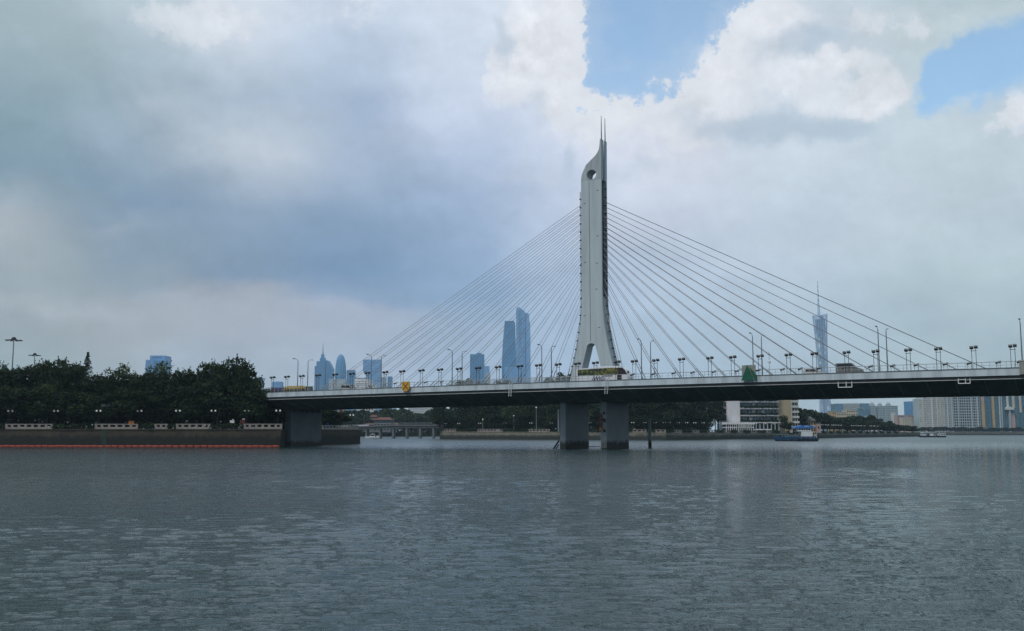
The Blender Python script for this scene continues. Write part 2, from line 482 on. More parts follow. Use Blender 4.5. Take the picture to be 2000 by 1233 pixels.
# ------------------------------------------------------------------ mesh helpers
class MB:
    def __init__(s):
        s.v, s.f = [], []

    def box(s, x0, x1, y0, y1, z0, z1, mtx=None):
        b = len(s.v)
        p = [(x0, y0, z0), (x1, y0, z0), (x1, y1, z0), (x0, y1, z0), (x0, y0, z1), (x1, y0, z1), (x1, y1, z1), (x0, y1, z1)]
        if mtx is not None:
            p = [tuple(mtx @ Vector(q)) for q in p]
        s.v += p
        s.f += [tuple(b + i for i in q) for q in ((3, 2, 1, 0), (4, 5, 6, 7), (0, 1, 5, 4), (1, 2, 6, 5), (2, 3, 7, 6), (3, 0, 4, 7))]
        return s

    def cbox(s, c, d, mtx=None):
        return s.box(c[0] - d[0] / 2, c[0] + d[0] / 2, c[1] - d[1] / 2, c[1] + d[1] / 2, c[2] - d[2] / 2, c[2] + d[2] / 2, mtx)

    def tube(s, p, q, r0, r1=None, n=6, caps=True):
        r1 = r0 if r1 is None else r1
        p, q = Vector(p), Vector(q)
        z = (q - p).normalized()
        x = z.orthogonal().normalized()
        y = z.cross(x)
        b = len(s.v)
        for c, r in ((p, r0), (q, r1)):
            for i in range(n):
                a = 2 * math.pi * i / n
                s.v.append(tuple(c + x * (r * math.cos(a)) + y * (r * math.sin(a))))
        for i in range(n):
            j = (i + 1) % n
            s.f.append((b + i, b + j, b + n + j, b + n + i))
        if caps:
            s.f.append(tuple(b + n - 1 - i for i in range(n)))
            s.f.append(tuple(b + n + i for i in range(n)))
        return s

    def path(s, pts, r, n=6):
        for a, b in zip(pts, pts[1:]):
            s.tube(a, b, r, r, n)
        return s

    def lathe(s, prof, n=12, c=(0, 0, 0), sx=1.0, sy=1.0, rot=0.0):
        b = len(s.v)
        for r, z in prof:
            for i in range(n):
                a = 2 * math.pi * i / n + rot
                s.v.append((c[0] + r * sx * math.cos(a), c[1] + r * sy * math.sin(a), c[2] + z))
        for k in range(len(prof) - 1):
            for i in range(n):
                j = (i + 1) % n
                s.f.append((b + k * n + i, b + k * n + j, b + (k + 1) * n + j, b + (k + 1) * n + i))
        s.f.append(tuple(b + n - 1 - i for i in range(n)))
        s.f.append(tuple(b + (len(prof) - 1) * n + i for i in range(n)))
        return s

    def prism(s, outer, y0, y1, holes=(), axis='y'):
        """outline in (x, z) given thickness along y (or (x, y) along z)"""
        loops = [list(outer)] + [list(h) for h in holes]
        tri = tessellate_polygon([[Vector((a, b, 0)) for a, b in l] for l in loops])
        flat = [q for l in loops for q in l]
        b = len(s.v)
        N = len(flat)
        for yy in (y0, y1):
            for a, c in flat:
                s.v.append((a, yy, c) if axis == 'y' else (a, c, yy))
        for t in tri:
            s.f.append(tuple(b + i for i in t))
            s.f.append(tuple(b + N + i for i in reversed(t)))
        k = 0
        for l in loops:
            n = len(l)
            for i in range(n):
                j = (i + 1) % n
                s.f.append((b + k + i, b + k + j, b + N + k + j, b + N + k + i))
            k += n
        return s

    def sweep(s, section, xs, zf, close=True):
        """section = closed list of (y, dz); runs along x with height zf(x)"""
        b = len(s.v)
        n = len(section)
        for x in xs:
            for y, dz in section:
                s.v.append((x, y, zf(x) + dz))
        for k in range(len(xs) - 1):
            for i in range(n):
                j = (i + 1) % n
                s.f.append((b + k * n + i, b + k * n + j, b + (k + 1) * n + j, b + (k + 1) * n + i))
        s.f.append(tuple(b + i for i in range(n)))
        s.f.append(tuple(b + (len(xs) - 1) * n + n - 1 - i for i in range(n)))
        return s

    def sphere(s, c, r, n=8, k=6):
        return s.lathe([(max(1e-3, r * math.sin(math.pi * i / k)), -r * math.cos(math.pi * i / k)) for i in range(k + 1)], n, c)

    def mesh(s, name, m_, smooth=False, fix=True):
        me = bpy.data.meshes.new(name)
        me.from_pydata(s.v, [], s.f)
        if fix:
            import bmesh
            bm = bmesh.new()
            bm.from_mesh(me)
            bmesh.ops.recalc_face_normals(bm, faces=bm.faces)
            bm.to_mesh(me)
            bm.free()
        me.materials.append(m_)
        if smooth:
            me.polygons.foreach_set('use_smooth', [True] * len(me.polygons))
        return me

    def build(s, name, m_, parent=None, loc=None, rz=None, smooth=False, fix=True):
        return link(name, s.mesh(name, m_, smooth, fix), parent, loc, rz)


def link(name, me, parent=None, loc=None, rz=None):
    o = bpy.data.objects.new(name, me)
    COL.objects.link(o)
    if parent is not None:
        o.parent = parent
    if loc is not None:
        o.location = loc
    if rz is not None:
        o.rotation_euler = (0, 0, rz)
    return o


def tag(o, label=None, cat=None, group=None, kind=None):
    for k, v in (('label', label), ('category', cat), ('group', group), ('kind', kind)):
        if v:
            o[k] = v
    return o


def empty(name, loc, rz=0.0, label=None, cat=None, group=None):
    o = link(name, None, None, loc, rz)
    o.empty_display_size = .5
    return tag(o, label, cat, group)


# ordinal places, so that look-alikes can be told apart by what they stand next to
ORD = {}
BRIDGE_MARKS = [(0, 'the left wood'), (612, 'the city bus'), (792, 'the yellow board'), (1160, 'the pylon'), (1461, 'the green triangle'), (1646, 'the grey van')]
BANK_MARKS = [(-999, 'the left picture edge'), (81, 'the conifer'), (300, 'the pale blue tower'), (594, 'the grey bank pier')]
ISLE_MARKS = [(0, 'the creek mouth'), (1121, 'the left river pier'), (1269, 'the mooring pile'), (1412, 'the hotel front'), (1566, 'the beige hotel block'), (1612, 'the television tower'), (1692, 'the teal block'), (1742, 'the widest domed tower'), (1788, 'the blue glass tower')]
CREEK_MARKS = [(0, 'the bank pier'), (746, 'the red roofed pavilion')]
SHORE_MARKS = [(0, 'the island tip'), (1880, 'the balcony grid towers'), (1941, 'the ochre striped towers')]


def nth(key, px, marks):
    mark = [n for p, n in marks if p <= px][-1]
    k = ORD[(key, mark)] = ORD.get((key, mark), 0) + 1
    return '%d%s right of %s' % (k, {1: 'st', 2: 'nd', 3: 'rd'}.get(k % 10 if k % 100 not in (11, 12, 13) else 0, 'th'), mark)




def copy_tree(o, loc=None, rz=None, label=None, scale=None, parent=None):
    c = o.copy()
    COL.objects.link(c)
    if parent is not None:
        c.parent = parent
    if loc is not None:
        c.location = loc
    if rz is not None:
        c.rotation_euler = (0, 0, rz)
    if label:
        c['label'] = label
    if scale is not None:
        c.scale = scale
    for ch in list(o.children):
        copy_tree(ch, parent=c)
    return c

# ------------------------------------------------------------------ water
def build_water():
    rng = np.random.default_rng(11)
    nA_, half = 820, R(30.5)
    aa = np.linspace(-half, half, nA_)
    rr = [9.0, 11.0, 13.0]
    while rr[-1] < 300:
        rr.append(rr[-1] * (1.0030 if rr[-1] < 170 else 1.008))
    nfine = len(rr)
    while rr[-1] < 5400:
        rr.append(rr[-1] * 1.06)
    rr = np.array(rr)
    RR, AA = np.meshgrid(rr, aa, indexing='ij')
    X, Y = RR * np.sin(AA), RR * np.cos(AA)
    Z = np.zeros_like(X)
    cell = np.maximum(RR * np.where(RR < 170, .0030, .008), RR * 2 * half / nA_)
    gust = np.zeros_like(X)
    for _ in range(7):
        a, l = rng.uniform(0, 2 * math.pi), rng.uniform(18, 70)
        gust += np.sin((X * math.cos(a) * .5 + Y * math.sin(a)) / l * 2 * math.pi + rng.uniform(0, 6.28))
    gust = 1 + .16 * gust
    for i in range(130):
        lam = math.exp(rng.uniform(math.log(.09), math.log(2.2)))
        th = R(-82) + rng.normal(0, .28)
        k = 2 * math.pi / lam
        amp = .019 / k * rng.uniform(.5, 1.5) * min(1.0, (.38 / lam) ** .8)
        wgt = np.clip((lam / cell - 2.0) / 8.0, 0, 1)
        ph = k * (X * math.cos(th) + Y * math.sin(th)) + rng.uniform(0, 6.28)
        Z += amp * wgt * (np.sin(ph) + .25 * np.sin(2 * ph + 1.57)) * (gust if lam < 2.2 else 1)
    edge = np.clip((half - np.abs(AA)) / R(1.5), 0, 1) * np.clip((RR - 13) / 3, 0, 1) * np.clip((330 - RR) / 80, 0, 1)
    Z *= edge
    V = np.stack([X, Y, Z], -1).reshape(-1, 3)
    nR = len(rr)
    idx = np.arange(nR * nA_).reshape(nR, nA_)
    q = np.stack([idx[:-1, :-1], idx[:-1, 1:], idx[1:, 1:], idx[1:, :-1]], -1).reshape(-1, 4)[:, ::-1]
    # the rest of the sheet: behind and beside the camera
    extra, ef = [], []
    base = len(V)
    bb = np.linspace(half, 2 * math.pi - half, 40)
    ring = [nfine - 1, nR - 1]
    near = [0] + list(range(20, nfine, 60)) + [nfine - 1] + list(range(nfine, nR))
    cols = []
    for j, b in enumerate(bb):
        if j == 0:
            cols.append([int(idx[k, -1]) for k in range(nR)])
            continue
        if j == len(bb) - 1:
            cols.append([int(idx[k, 0]) for k in range(nR)])
            continue
        col = []
        for r_ in (9.0, 60.0, 300.0, 1500.0, 5400.0):
            col.append(base + len(extra))
            extra.append((r_ * math.sin(b), r_ * math.cos(b), 0))
        cols.append(col)
    for j in range(1, len(cols) - 2):
        for k in range(4):
            ef.append((cols[j][k], cols[j + 1][k], cols[j + 1][k + 1], cols[j][k + 1]))
    ef.append(tuple(cols[0]) + tuple(reversed(cols[1])))
    ef.append(tuple(cols[-2]) + tuple(reversed(cols[-1])))
    ef.append(tuple(int(i) for i in idx[0]) + tuple(cols[j][0] for j in range(1, len(cols) - 1)))
    verts = np.concatenate([V, np.array(extra)])
    me = bpy.data.meshes.new('water')
    nq = len(q)
    loops = np.concatenate([q.reshape(-1), np.array([i for f in ef for i in f])]).astype(np.int32)
    tot = np.concatenate([np.full(nq, 4), np.array([len(f) for f in ef])]).astype(np.int32)
    start = np.concatenate([[0], np.cumsum(tot)[:-1]]).astype(np.int32)
    me.vertices.add(len(verts))
    me.vertices.foreach_set('co', verts.astype(np.float32).reshape(-1))
    me.loops.add(len(loops))
    me.loops.foreach_set('vertex_index', loops)
    me.polygons.add(len(tot))
    me.polygons.foreach_set('loop_start', start)
    me.polygons.foreach_set('loop_total', tot)
    me.polygons.foreach_set('use_smooth', np.ones(len(tot), dtype=bool))
    me.update(calc_edges=True)
    me.validate()
    mt = bpy.data.materials.new('river_water')
    mt.use_nodes = True
    t = mt.node_tree
    b = t.nodes['Principled BSDF']
    b.inputs['Base Color'].default_value = (.011, .034, .031, 1)
    b.inputs['Roughness'].default_value = .05
    b.inputs['IOR'].default_value = 1.333
    co = t.nodes.new('ShaderNodeTexCoord')

    def nz(sc, scale, det, ro=.6):
        mp = t.nodes.new('ShaderNodeMapping')
        mp.inputs['Scale'].default_value = sc
        mp.inputs['Rotation'].default_value = (0, 0, R(9))
        t.links.new(co.outputs['Object'], mp.inputs[0])
        n = t.nodes.new('ShaderNodeTexNoise')
        n.inputs['Scale'].default_value = scale
        n.inputs['Detail'].default_value = det
        n.inputs['Roughness'].default_value = ro
        t.links.new(mp.outputs[0], n.inputs['Vector'])
        return n.outputs['Fac']

    def mm(op, a, b_=0.0):
        n = t.nodes.new('ShaderNodeMath')
        n.operation = op
        for s_, v in ((n.inputs[0], a), (n.inputs[1], b_)):
            if hasattr(v, 'node'):
                t.links.new(v, s_)
            else:
                s_.default_value = v
        return n.outputs[0]
    fine = nz((.9, 1.9, 1), 7.0, 4, .6)
    mid = nz((.6, 1.9, 1), 2.4, 5, .62)
    dash = nz((.75, .15, 1), 1.0, 5, .68)
    broad = nz((.6, 1.3, 1), .55, 4, .6)
    patch = nz((.35, 1, 1), .028, 4, .55)
    sp = t.nodes.new('ShaderNodeSeparateXYZ')
    t.links.new(co.outputs['Object'], sp.inputs[0])
    # open reach beyond the bridge lies in the lee and is calmer; a current seam runs before it
    far = t.nodes.new('ShaderNodeMapRange')
    far.interpolation_type = 'SMOOTHSTEP'
    far.inputs[1].default_value, far.inputs[2].default_value = 215, 300
    far.inputs[3].default_value, far.inputs[4].default_value = 1.0, .75
    yy = mm('ADD', sp.outputs[1], mm('MULTIPLY', mm('SUBTRACT', patch, .5), 120))
    t.links.new(yy, far.inputs[0])
    ro = t.nodes.new('ShaderNodeMapRange')
    ro.inputs[1].default_value, ro.inputs[2].default_value = 180, 420
    ro.inputs[3].default_value, ro.inputs[4].default_value = .04, .30
    t.links.new(sp.outputs[1], ro.inputs[0])
    t.links.new(ro.outputs[0], b.inputs['Roughness'])
    seam = mm('MULTIPLY', mm('SUBTRACT', yy, 195), 1 / 32)
    seam = mm('EXPONENT', mm('MULTIPLY', mm('MULTIPLY', seam, seam), -1.0))
    pm = t.nodes.new('ShaderNodeMapRange')
    pm.inputs[1].default_value, pm.inputs[2].default_value = .36, .64
    pm.inputs[3].default_value, pm.inputs[4].default_value = .85, 1.15
    t.links.new(patch, pm.inputs[0])
    dm = t.nodes.new('ShaderNodeMapRange')
    dm.inputs[1].default_value, dm.inputs[2].default_value = .36, .64
    dm.inputs[3].default_value, dm.inputs[4].default_value = -.75, .75
    t.links.new(dash, dm.inputs[0])
    df = t.nodes.new('ShaderNodeMapRange')
    df.inputs[1].default_value, df.inputs[2].default_value = 50, 120
    t.links.new(sp.outputs[1], df.inputs[0])
    dashes = mm('ADD', 1.0, mm('MULTIPLY', dm.outputs[0], df.outputs[0]))
    amp = mm('MULTIPLY', mm('MULTIPLY', dashes, pm.outputs[0]), mm('MULTIPLY', far.outputs[0], mm('ADD', 1.0, mm('MULTIPLY', seam, .9))))
    h = mm('ADD', mm('ADD', mm('MULTIPLY', fine, .045), mm('MULTIPLY', broad, .06)), mm('MULTIPLY', mid, .105))
    bp = t.nodes.new('ShaderNodeBump')
    bp.inputs['Distance'].default_value = 1.0
    t.links.new(mm('MULTIPLY', h, amp), bp.inputs['Height'])
    bp.inputs['Strength'].default_value = .85
    t.links.new(bp.outputs[0], b.inputs['Normal'])
    me.materials.append(mt)
    o = link('river_water', me)
    tag(o, 'wide grey green river rippled by the wind, filling the foreground', kind='structure')


build_water()


def land(name, pts, z, label, m_=None, zb=-1.0):
    b = MB().prism(pts, zb, z, axis='z')
    return tag(b.build(name, m_ or M['soil']), label, kind='structure')


# ------------------------------------------------------------------ bridge frame
PHI = R(30)
BO = at(1160, 845, 240)
BO.z = 0
LX, LY = Vector((math.cos(PHI), -math.sin(PHI), 0)), Vector((math.sin(PHI), math.cos(PHI), 0))


def bw(x, y, z):
    """bridge-local (along, across away from camera, up) to world"""
    return BO + LX * x + LY * y + Vector((0, 0, z))


def bhit(px, py, yl):
    r = Vector(ray(px, py))
    c = Vector((0, 0, CAM_H))
    k = ((BO - c).dot(LY) + yl) / r.dot(LY)
    p = c + r * k
    return (p - BO).dot(LX), p.z


def zt(x):
    """height of the parapet's top along the bridge"""
    return 15.12 + .00466 * x - 2.37e-5 * x * x


bridge = empty('cable_stayed_bridge', BO, -PHI, 'pale concrete cable stayed bridge with one sail topped pylon crossing the river', 'bridge')
XS = [i * 6.0 for i in range(-34, 32)]
MB().sweep([(-17, -1.32), (-16.65, -1.32), (-16.65, 0), (-17, 0)], XS, zt).build('parapet_fascia', M['fascia'], bridge)
MB().sweep([(-17.12, .003), (-16.55, .003), (-16.55, .1), (-17.12, .1)], XS, zt).build('coping', M['girder'], bridge)
MB().sweep([(17, -1.32), (16.65, -1.32), (16.65, 0), (17, 0)], XS, zt).build('parapet_fascia', M['fascia'], bridge)
MB().sweep([(-16.648, -.3), (16.648, -.3), (16.648, -.75), (-16.648, -.75)], XS, zt).build('road_deck', M['road'], bridge)
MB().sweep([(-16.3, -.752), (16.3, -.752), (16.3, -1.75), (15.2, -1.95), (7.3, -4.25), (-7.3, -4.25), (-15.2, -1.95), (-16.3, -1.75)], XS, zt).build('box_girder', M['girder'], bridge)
MB().sweep([(-16.55, -1.98), (-16.38, -1.98), (-16.38, -1.85), (-16.55, -1.85)], XS, zt).build('service_pipe', M['pipe'], bridge)
MB().sweep([(-2.4, -.298), (2.4, -.298), (2.4, -.05), (-2.4, -.05)], XS, zt).build('median_kerb', M['fascia'], bridge)
# transverse ribs under the cantilever
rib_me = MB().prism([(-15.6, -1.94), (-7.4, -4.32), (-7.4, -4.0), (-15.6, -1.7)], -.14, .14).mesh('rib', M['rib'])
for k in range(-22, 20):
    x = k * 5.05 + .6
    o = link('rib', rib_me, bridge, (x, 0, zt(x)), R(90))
# inspection frames hung under the edge, white tubes
for px0, px1, y0, y1, pmid in ((1637.5, 1664, 745, 757, 1653), (1872, 1895, 739, 749.5, 1886)):
    xa, za = bhit(px0, y1, -16.6)
    xb, zb = bhit(px1, y1, -16.6)
    xc = bhit(pmid, y1, -16.6)[0]
    b = MB()
    for xx in (xa, xc, xb):
        b.tube((xx, -16.6, zt(xx) - 1.6), (xx, -16.6, za), .09, n=5)
    b.tube((xa, -16.6, za), (xb, -16.6, za), .09, n=5)
    if px0 > 1800:
        b.tube((xa, -16.6, za + .7), (xc, -16.6, za + .7), .08, n=5)
    b.build('hanging_frame', M['white_rail'], bridge)
for px in (998, 1186):
    xx, _ = bhit(px, 750, -17.1)
    b = MB()
    for dx in (-.35, .35):
        b.tube((xx + dx, -17.15, zt(xx) + .2), (xx + dx - .3, -17.15, zt(xx) - 3.0), .05, n=4)
    for i in range(8):
        z = zt(xx) - .1 - i * .38
        b.tube((xx - .35 - .03 * i, -17.15, z), (xx + .35 - .03 * i, -17.15, z), .04, n=4)
    b.build('access_ladder', M['white_rail'], bridge)
# railing on the parapet: long rails and uprights
for sy in (-16.8, 16.8):
    rail = MB().sweep([(sy - .05, 1.12), (sy + .05, 1.12), (sy + .05, 1.24), (sy - .05, 1.24)], XS, zt).build('railing', M['rail'], bridge)
    b = MB()
    x = -150.0
    while x < 150:
        b.box(x - .035, x + .035, sy - .035, sy + .035, zt(x) + .08, zt(x) + 1.14)
        x += 1.35
    tag(b.build('rail_post', M['rail'], rail, fix=False), kind='stuff')
    MB().sweep([(sy - .03, .55), (sy + .03, .55), (sy + .03, .6), (sy - .03, .6)], XS, zt).build('lower_rail', M['rail'], rail)
# mesh panels on the footway rail left of the pylon
XF0, XF1 = bhit(880, 740, 14)[0], bhit(1119, 735, 14)[0]
b = MB()
for k in range(int((XF1 - XF0) / 1.5)):
    x = XF0 + k * 1.5
    for j in range(7):
        b.box(x + .06 + j * .21, x + .10 + j * .21, 13.96, 14.0, zt(x) + .1, zt(x) + 2.9)
    for z in (.1, .75, 1.5, 2.2, 2.9):
        b.box(x + .02, x + 1.48, 13.95, 14.01, zt(x) + z, zt(x) + z + .09)
tag(b.build('footway_screen', M['rail'], bridge, fix=False), kind='stuff')

# --- pylon
PX = .65


def half_out(z):
    zz = [10.9, 13, 16.4, 19.3, 22, 24.5, 27, 30, 34, 38, 66]
    hh = [7.6, 6.95, 6.05, 5.3, 4.62, 4.05, 3.55, 3.08, 2.76, 2.70, 2.70]
    return float(np.interp(z, zz, hh))


def half_in(z):
    return float(np.interp(z, [10.9, 14.9, 16.5, 19.5, 22, 24.0], [4.4, 3.5, 3.1, 2.4, 1.75, 1.22]))


def pylon_outline(inset, ztop):
    zs = [11.0, 13, 15, 16.4, 18, 19.3, 20.6, 22, 23.2, 24.5, 25.7, 27, 28.5, 30, 32, 34, 36, 38]
    zs = [z for z in zs if z < ztop]
    left = [(PX - half_out(z) + inset, z) for z in zs] + [(PX - half_out(ztop) + inset, ztop)]
    right = [(PX + half_out(z) - inset, z) for z in zs] + [(PX + half_out(ztop) - inset, ztop)]
    IX = .3
    arch = [(IX + half_in(z), z) for z in (11.0, 13, 14.9, 16.5, 18, 19.5, 21, 22.4, 23.6)]
    a0 = half_in(23.9)
    arch += [(IX + a0 * math.cos(t), 23.9 + a0 * .93 * math.sin(t)) for t in [math.pi * i / 10 for i in range(11)]]
    arch += [(IX - half_in(z), z) for z in (23.6, 22.4, 21, 19.5, 18, 16.5, 14.9, 13, 11.0)]
    return left + list(reversed(right)) + arch


pylon = MB().prism(pylon_outline(.06, 36.2), -1.18, 1.18).build('pylon', M['pylon'], bridge)
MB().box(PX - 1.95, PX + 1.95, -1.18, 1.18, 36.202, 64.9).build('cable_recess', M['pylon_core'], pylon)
for y0, y1 in ((-1.7, -1.182), (1.182, 1.7)):
    MB().prism(pylon_outline(0, 64.9), y0, y1).build('side_plate', M['pylon'], pylon)
HOLE = [(.78 + 1.27 * math.cos(t), 66.35 + 1.25 * math.sin(t)) for t in [2 * math.pi * i / 24 for i in range(24)]]
SAIL = [(PX - 2.7, 64.902), (PX - 2.7, 65.4), (-1.86, 66.5), (-1.49, 67.4), (-.63, 69.0), (.81, 70.15), (1.55, 70.7), (2.06, 71.2), (2.5, 71.75), (2.82, 72.4), (3.02, 73.4), (3.14, 75.0),
        (3.42, 75.0), (3.42, 73), (PX + 2.7, 64.902)]
for y0, y1 in ((-1.7, -.42), (.42, 1.7)):
    bl = MB().prism(SAIL, y0, y1, [HOLE]).build('sail_blade', M['pylon_blade'], pylon)
    MB().tube((3.28, (y0 + y1) / 2, 74.9), (3.28, (y0 + y1) / 2, 80.9), .17, .07, 6).build('spire', M['grey_metal'], bl)
b = MB()
n = 24
for i in range(n):
    t0, t1 = 2 * math.pi * i / n, 2 * math.pi * (i + 1) / n
    q = len(b.v)
    for y in (-.44, .44):
        for rr_ in (1.24, 1.42):
            for t in (t0, t1):
                b.v.append((.78 + rr_ * math.cos(t), y, 66.35 + rr_ * math.sin(t)))
    b.f += [(q, q + 1, q + 5, q + 4), (q + 2, q + 6, q + 7, q + 3), (q, q + 2, q + 3, q + 1), (q + 4, q + 5, q + 7, q + 6)]
b.build('eye_lining', M['pylon'], pylon)
# narrow seam down the middle of each side plate
for y in (-1.715, 1.715):
    MB().box(PX - .85 + .28, PX - .85 + .40, y - .012, y + .012, 25.6, 64.9).build('seam_strip', M['girder'], pylon)
for px, y in ((1167, 372), (1142, 398), (1167, 461), (1143, 513), (1166, 514), (1165, 565), (1142, 617), (1170, 640)):
    x, z = bhit(px, y, -1.7)
    MB().box(x - .28, x + .28, -1.72, -1.701, z - .09, z + .09).build('dark_mark', M['girder'], pylon)  # small dark plates lying on the near face
# ladders with cage studs on the two narrow ends
for sx_ in (-1, 1):
    b = MB()
    zs = [15.2, 18, 21, 24, 27, 30, 34, 38, 45, 52, 58, 64.3 if sx_ > 0 else 62.5]
    for dy in ((-.3, .3) if sx_ > 0 else (-1.5, -1.1)):
        b.path([(PX + sx_ * (half_out(z) + .38), dy, z) for z in zs], .045, 4)
    z = 15.5
    while z < zs[-1]:
        xx = PX + sx_ * half_out(z)
        ya, yb = (-.35, .35) if sx_ > 0 else (-1.55, -1.05)
        b.box(min(xx, xx + sx_ * .45), max(xx, xx + sx_ * .45), ya, ya + .09, z, z + .12)
        b.box(min(xx, xx + sx_ * .45), max(xx, xx + sx_ * .45), yb - .09, yb, z, z + .12)
        b.cbox((xx + sx_ * .45, (ya + yb) / 2, z + .06), (.24, .5, .28))
        z += 2.05
    b.build('caged_ladder', M['black_metal'], pylon)
# --- stay cables, in close pairs
ZR = [59.9, 58.7, 57.5, 56.25, 55.05, 53.8, 52.5, 51.25, 49.9, 48.5, 47.0, 45.4, 43.6, 41.5, 39.1, 36.9]
for sx_ in (-1, 1):
    for i in range(16):
        xa = PX + sx_ * (87.6 - i * (5.42 if i < 14 else 5.32))
        za = zt(xa) - .4
        p = Vector((PX + sx_ * 2.2, 0, ZR[i]))
        q = Vector((xa, 0, za))
        d = (q - p).normalized()
        for y in (-.75, .75):
            o = MB().tube(p + Vector((0, y, 0)), q + Vector((0, y, 0)), (.047 if sx_ < 0 else .064), n=6).build('stay_cable', M['cable_dark' if sx_ > 0 and i < 2 else 'cable'], bridge, smooth=True)
            e0 = q + Vector((0, y, 0)) - d * 4.6
            MB().tube(e0, q + Vector((0, y, 0)) - d * 1.2, .10, n=6).build('anchor_sleeve', M['grey_metal'], o)
# --- river piers (two walls under the pylon), bank pier, and the next pair out of the picture
for xa, xb in ((-5.9, -4.35), (4.75, 6.3), (167.2, 168.8), (177.6, 179.2)):
    MB().prism([(xa, -6.25), (xa + .18, -6.4), (xb - .18, -6.4), (xb, -6.25), (xb, 6.25), (xb - .18, 6.4), (xa + .18, 6.4), (xa, 6.25)], -1.0, zt(xa) - 4.27, axis='z').build('pier', M['pier'], bridge)
pl = MB().prism([(-92.0, -6.4), (-89.8, -6.4), (-89.8, 6.4), (-92.0, 6.4)], -1.0, zt(-91) - 5.0, axis='z').build('bank_pier', M['pier_side'], bridge)
for k in range(6):
    y = -6.2 + k * 2.48
    MB().box(-92.4, -89.8, y - .6, y + .6, zt(-91) - 5.0, zt(-91) - 4.28).build('bearing_block', M['girder'], pl)
# fittings on the second river pier's upstream face
b = MB()
for xx in (4.9, 5.35, 5.8, 6.15):
    b.tube((xx, -6.53, .3), (xx, -6.53, 10.2), .075, n=6)
b.build('drain_pipe', M['rail'], bridge)
for z0, z1, xa, xb, mm_ in ((7.3, 8.1, 4.7, 5.3, 'rust'), (6.3, 7.2, 4.6, 5.4, 'sign_red'), (5.0, 6.2, 4.7, 5.3, 'rust'), (4.2, 5.0, 4.6, 5.4, 'orange_box'), (8.0, 8.5, 5.6, 6.0, 'black_metal'), (6.2, 7.0, 5.7, 6.1, 'black_metal'), (3.9, 4.5, 5.7, 6.1, 'black_metal')):
    MB().box(xa, xb, -6.95, -6.6, z0, z1).build('gauge_box', M[mm_], bridge)
MB().box(-6.35, -6.05, -6.5, -6.2, 4.0, 9.2).build('gauge_board', M['white_rail'], bridge)
b = MB()
b.tube((-7.6, -6.6, -.2), (-6.0, -6.5, 1.9), .22, n=5)
b.tube((-7.0, -6.6, -.2), (-6.0, -6.5, 1.0), .15, n=5)
b.build('fender_strut', M['black_metal'], bridge)
b = MB()
b.tube((-4.3, -5.5, .55), (4.8, -5.5, .55), .07, n=5)
b.build('mooring_line', M['black_metal'], bridge)

pp = at(1269, 845, 243)
g = MB().tube((0, 0, -1), (0, 0, 7.5), .42, .40, 10).build('mooring_pile', M['pier'], None, (pp.x, pp.y, 0))
tag(g, 'single dark round pile standing in the water right of the pylon piers', 'pile')
MB().lathe([(.46, 7.3), (.46, 7.55), (.1, 7.7)], 10).build('pile_cap', M['girder'], g)

# ------------------------------------------------------------------ street furniture on the bridge
G_FL = 'twin post floodlights along the bridge parapet'


def floodlight(h, gap, name, label, group):
    t = empty(name, (0, 0, 0), -PHI, label, 'floodlight', group)
    for sx_ in (-1, 1):
        MB().tube((sx_ * gap / 2, 0, 0), (sx_ * gap / 2, 0, h - .35), .05, n=5).build('post', M['black_metal'], t)
    MB().box(-gap / 2 - .12, gap / 2 + .12, -.04, .04, h - .75, h - .66).build('crossbar', M['black_metal'], t)
    for k, (dx, dz, dy) in enumerate(((-.32, -.12, -.2), (.36, .0, .22))):
        mt_ = Matrix.Translation((dx * gap / .7, dy, h + dz)) @ Matrix.Rotation(R(-28), 4, 'X')
        hd = MB().cbox((0, 0, 0), (.62, .55, .34), mt_).build('floodlight_head', M['black_metal'], t)
        MB().cbox((0, -.285, 0), (.52, .015, .26), mt_).build('lens', M['lamp_glass'], hd)
    return t


FPX_ = [532, 560, 589, 620.7, 654, 686.6, 716.7, 752, 785, 822.8, 859, 896, 933, 972.5, 1015, 1051, 1090, 1127.5, 1163, 1205.5, 1239, 1281, 1331.6, 1387, 1432, 1485.5, 1541, 1592, 1655, 1712, 1776, 1835, 1904.5, 1981]
fl = None
for px in FPX_:
    x = bhit(px, 740, -16.95)[0]
    if fl is None:
        fl = floodlight(3.95, .72, 'floodlight', 'pair of dark floodlights on two thin tall posts standing on the near bridge parapet', G_FL)
        o = fl
    else:
        o = copy_tree(fl)
    o['label'] = 'tall twin post floodlight on the near parapet, ' + nth('fl', px, BRIDGE_MARKS)
    o.location = bw(x, -16.9, zt(x) + .1)
lowp = [772.6, 832, 863, 1235.6, 1277, 1316, 1353, 1394.5, 1440, 1481.5, 1528.7, 1563.5, 1601, 1650, 1701, 1744, 1790.6, 1847.6, 1894.6, 1951, 1993]
low = None
for px in lowp:
    x = bhit(px, 732, -16.2)[0]
    if low is None:
        low = empty('low_floodlight', (0, 0, 0), -PHI, 'small tilted floodlight on short twin legs behind the near bridge railing', 'floodlight', 'small floodlights behind the railing')
        for sx_ in (-1, 1):
            MB().tube((sx_ * .3, 0, 0), (sx_ * .3, 0, 1.25), .04, n=5).build('leg', M['grey_metal'], low)
        mt_ = Matrix.Translation((0, 0, 1.42)) @ Matrix.Rotation(R(25), 4, 'X') @ Matrix.Rotation(R(-14), 4, 'Y')
        MB().cbox((0, 0, 0), (.95, .5, .26), mt_).build('floodlight_head', M['black_metal'], low)
        o = low
    else:
        o = copy_tree(low)
    o['label'] = 'small low tilted floodlight behind the bridge railing, ' + nth('low', px, BRIDGE_MARKS)
    o.location = bw(x, -16.2, zt(x) - .28)

G_SL = 'tall street lamps down the middle of the bridge'


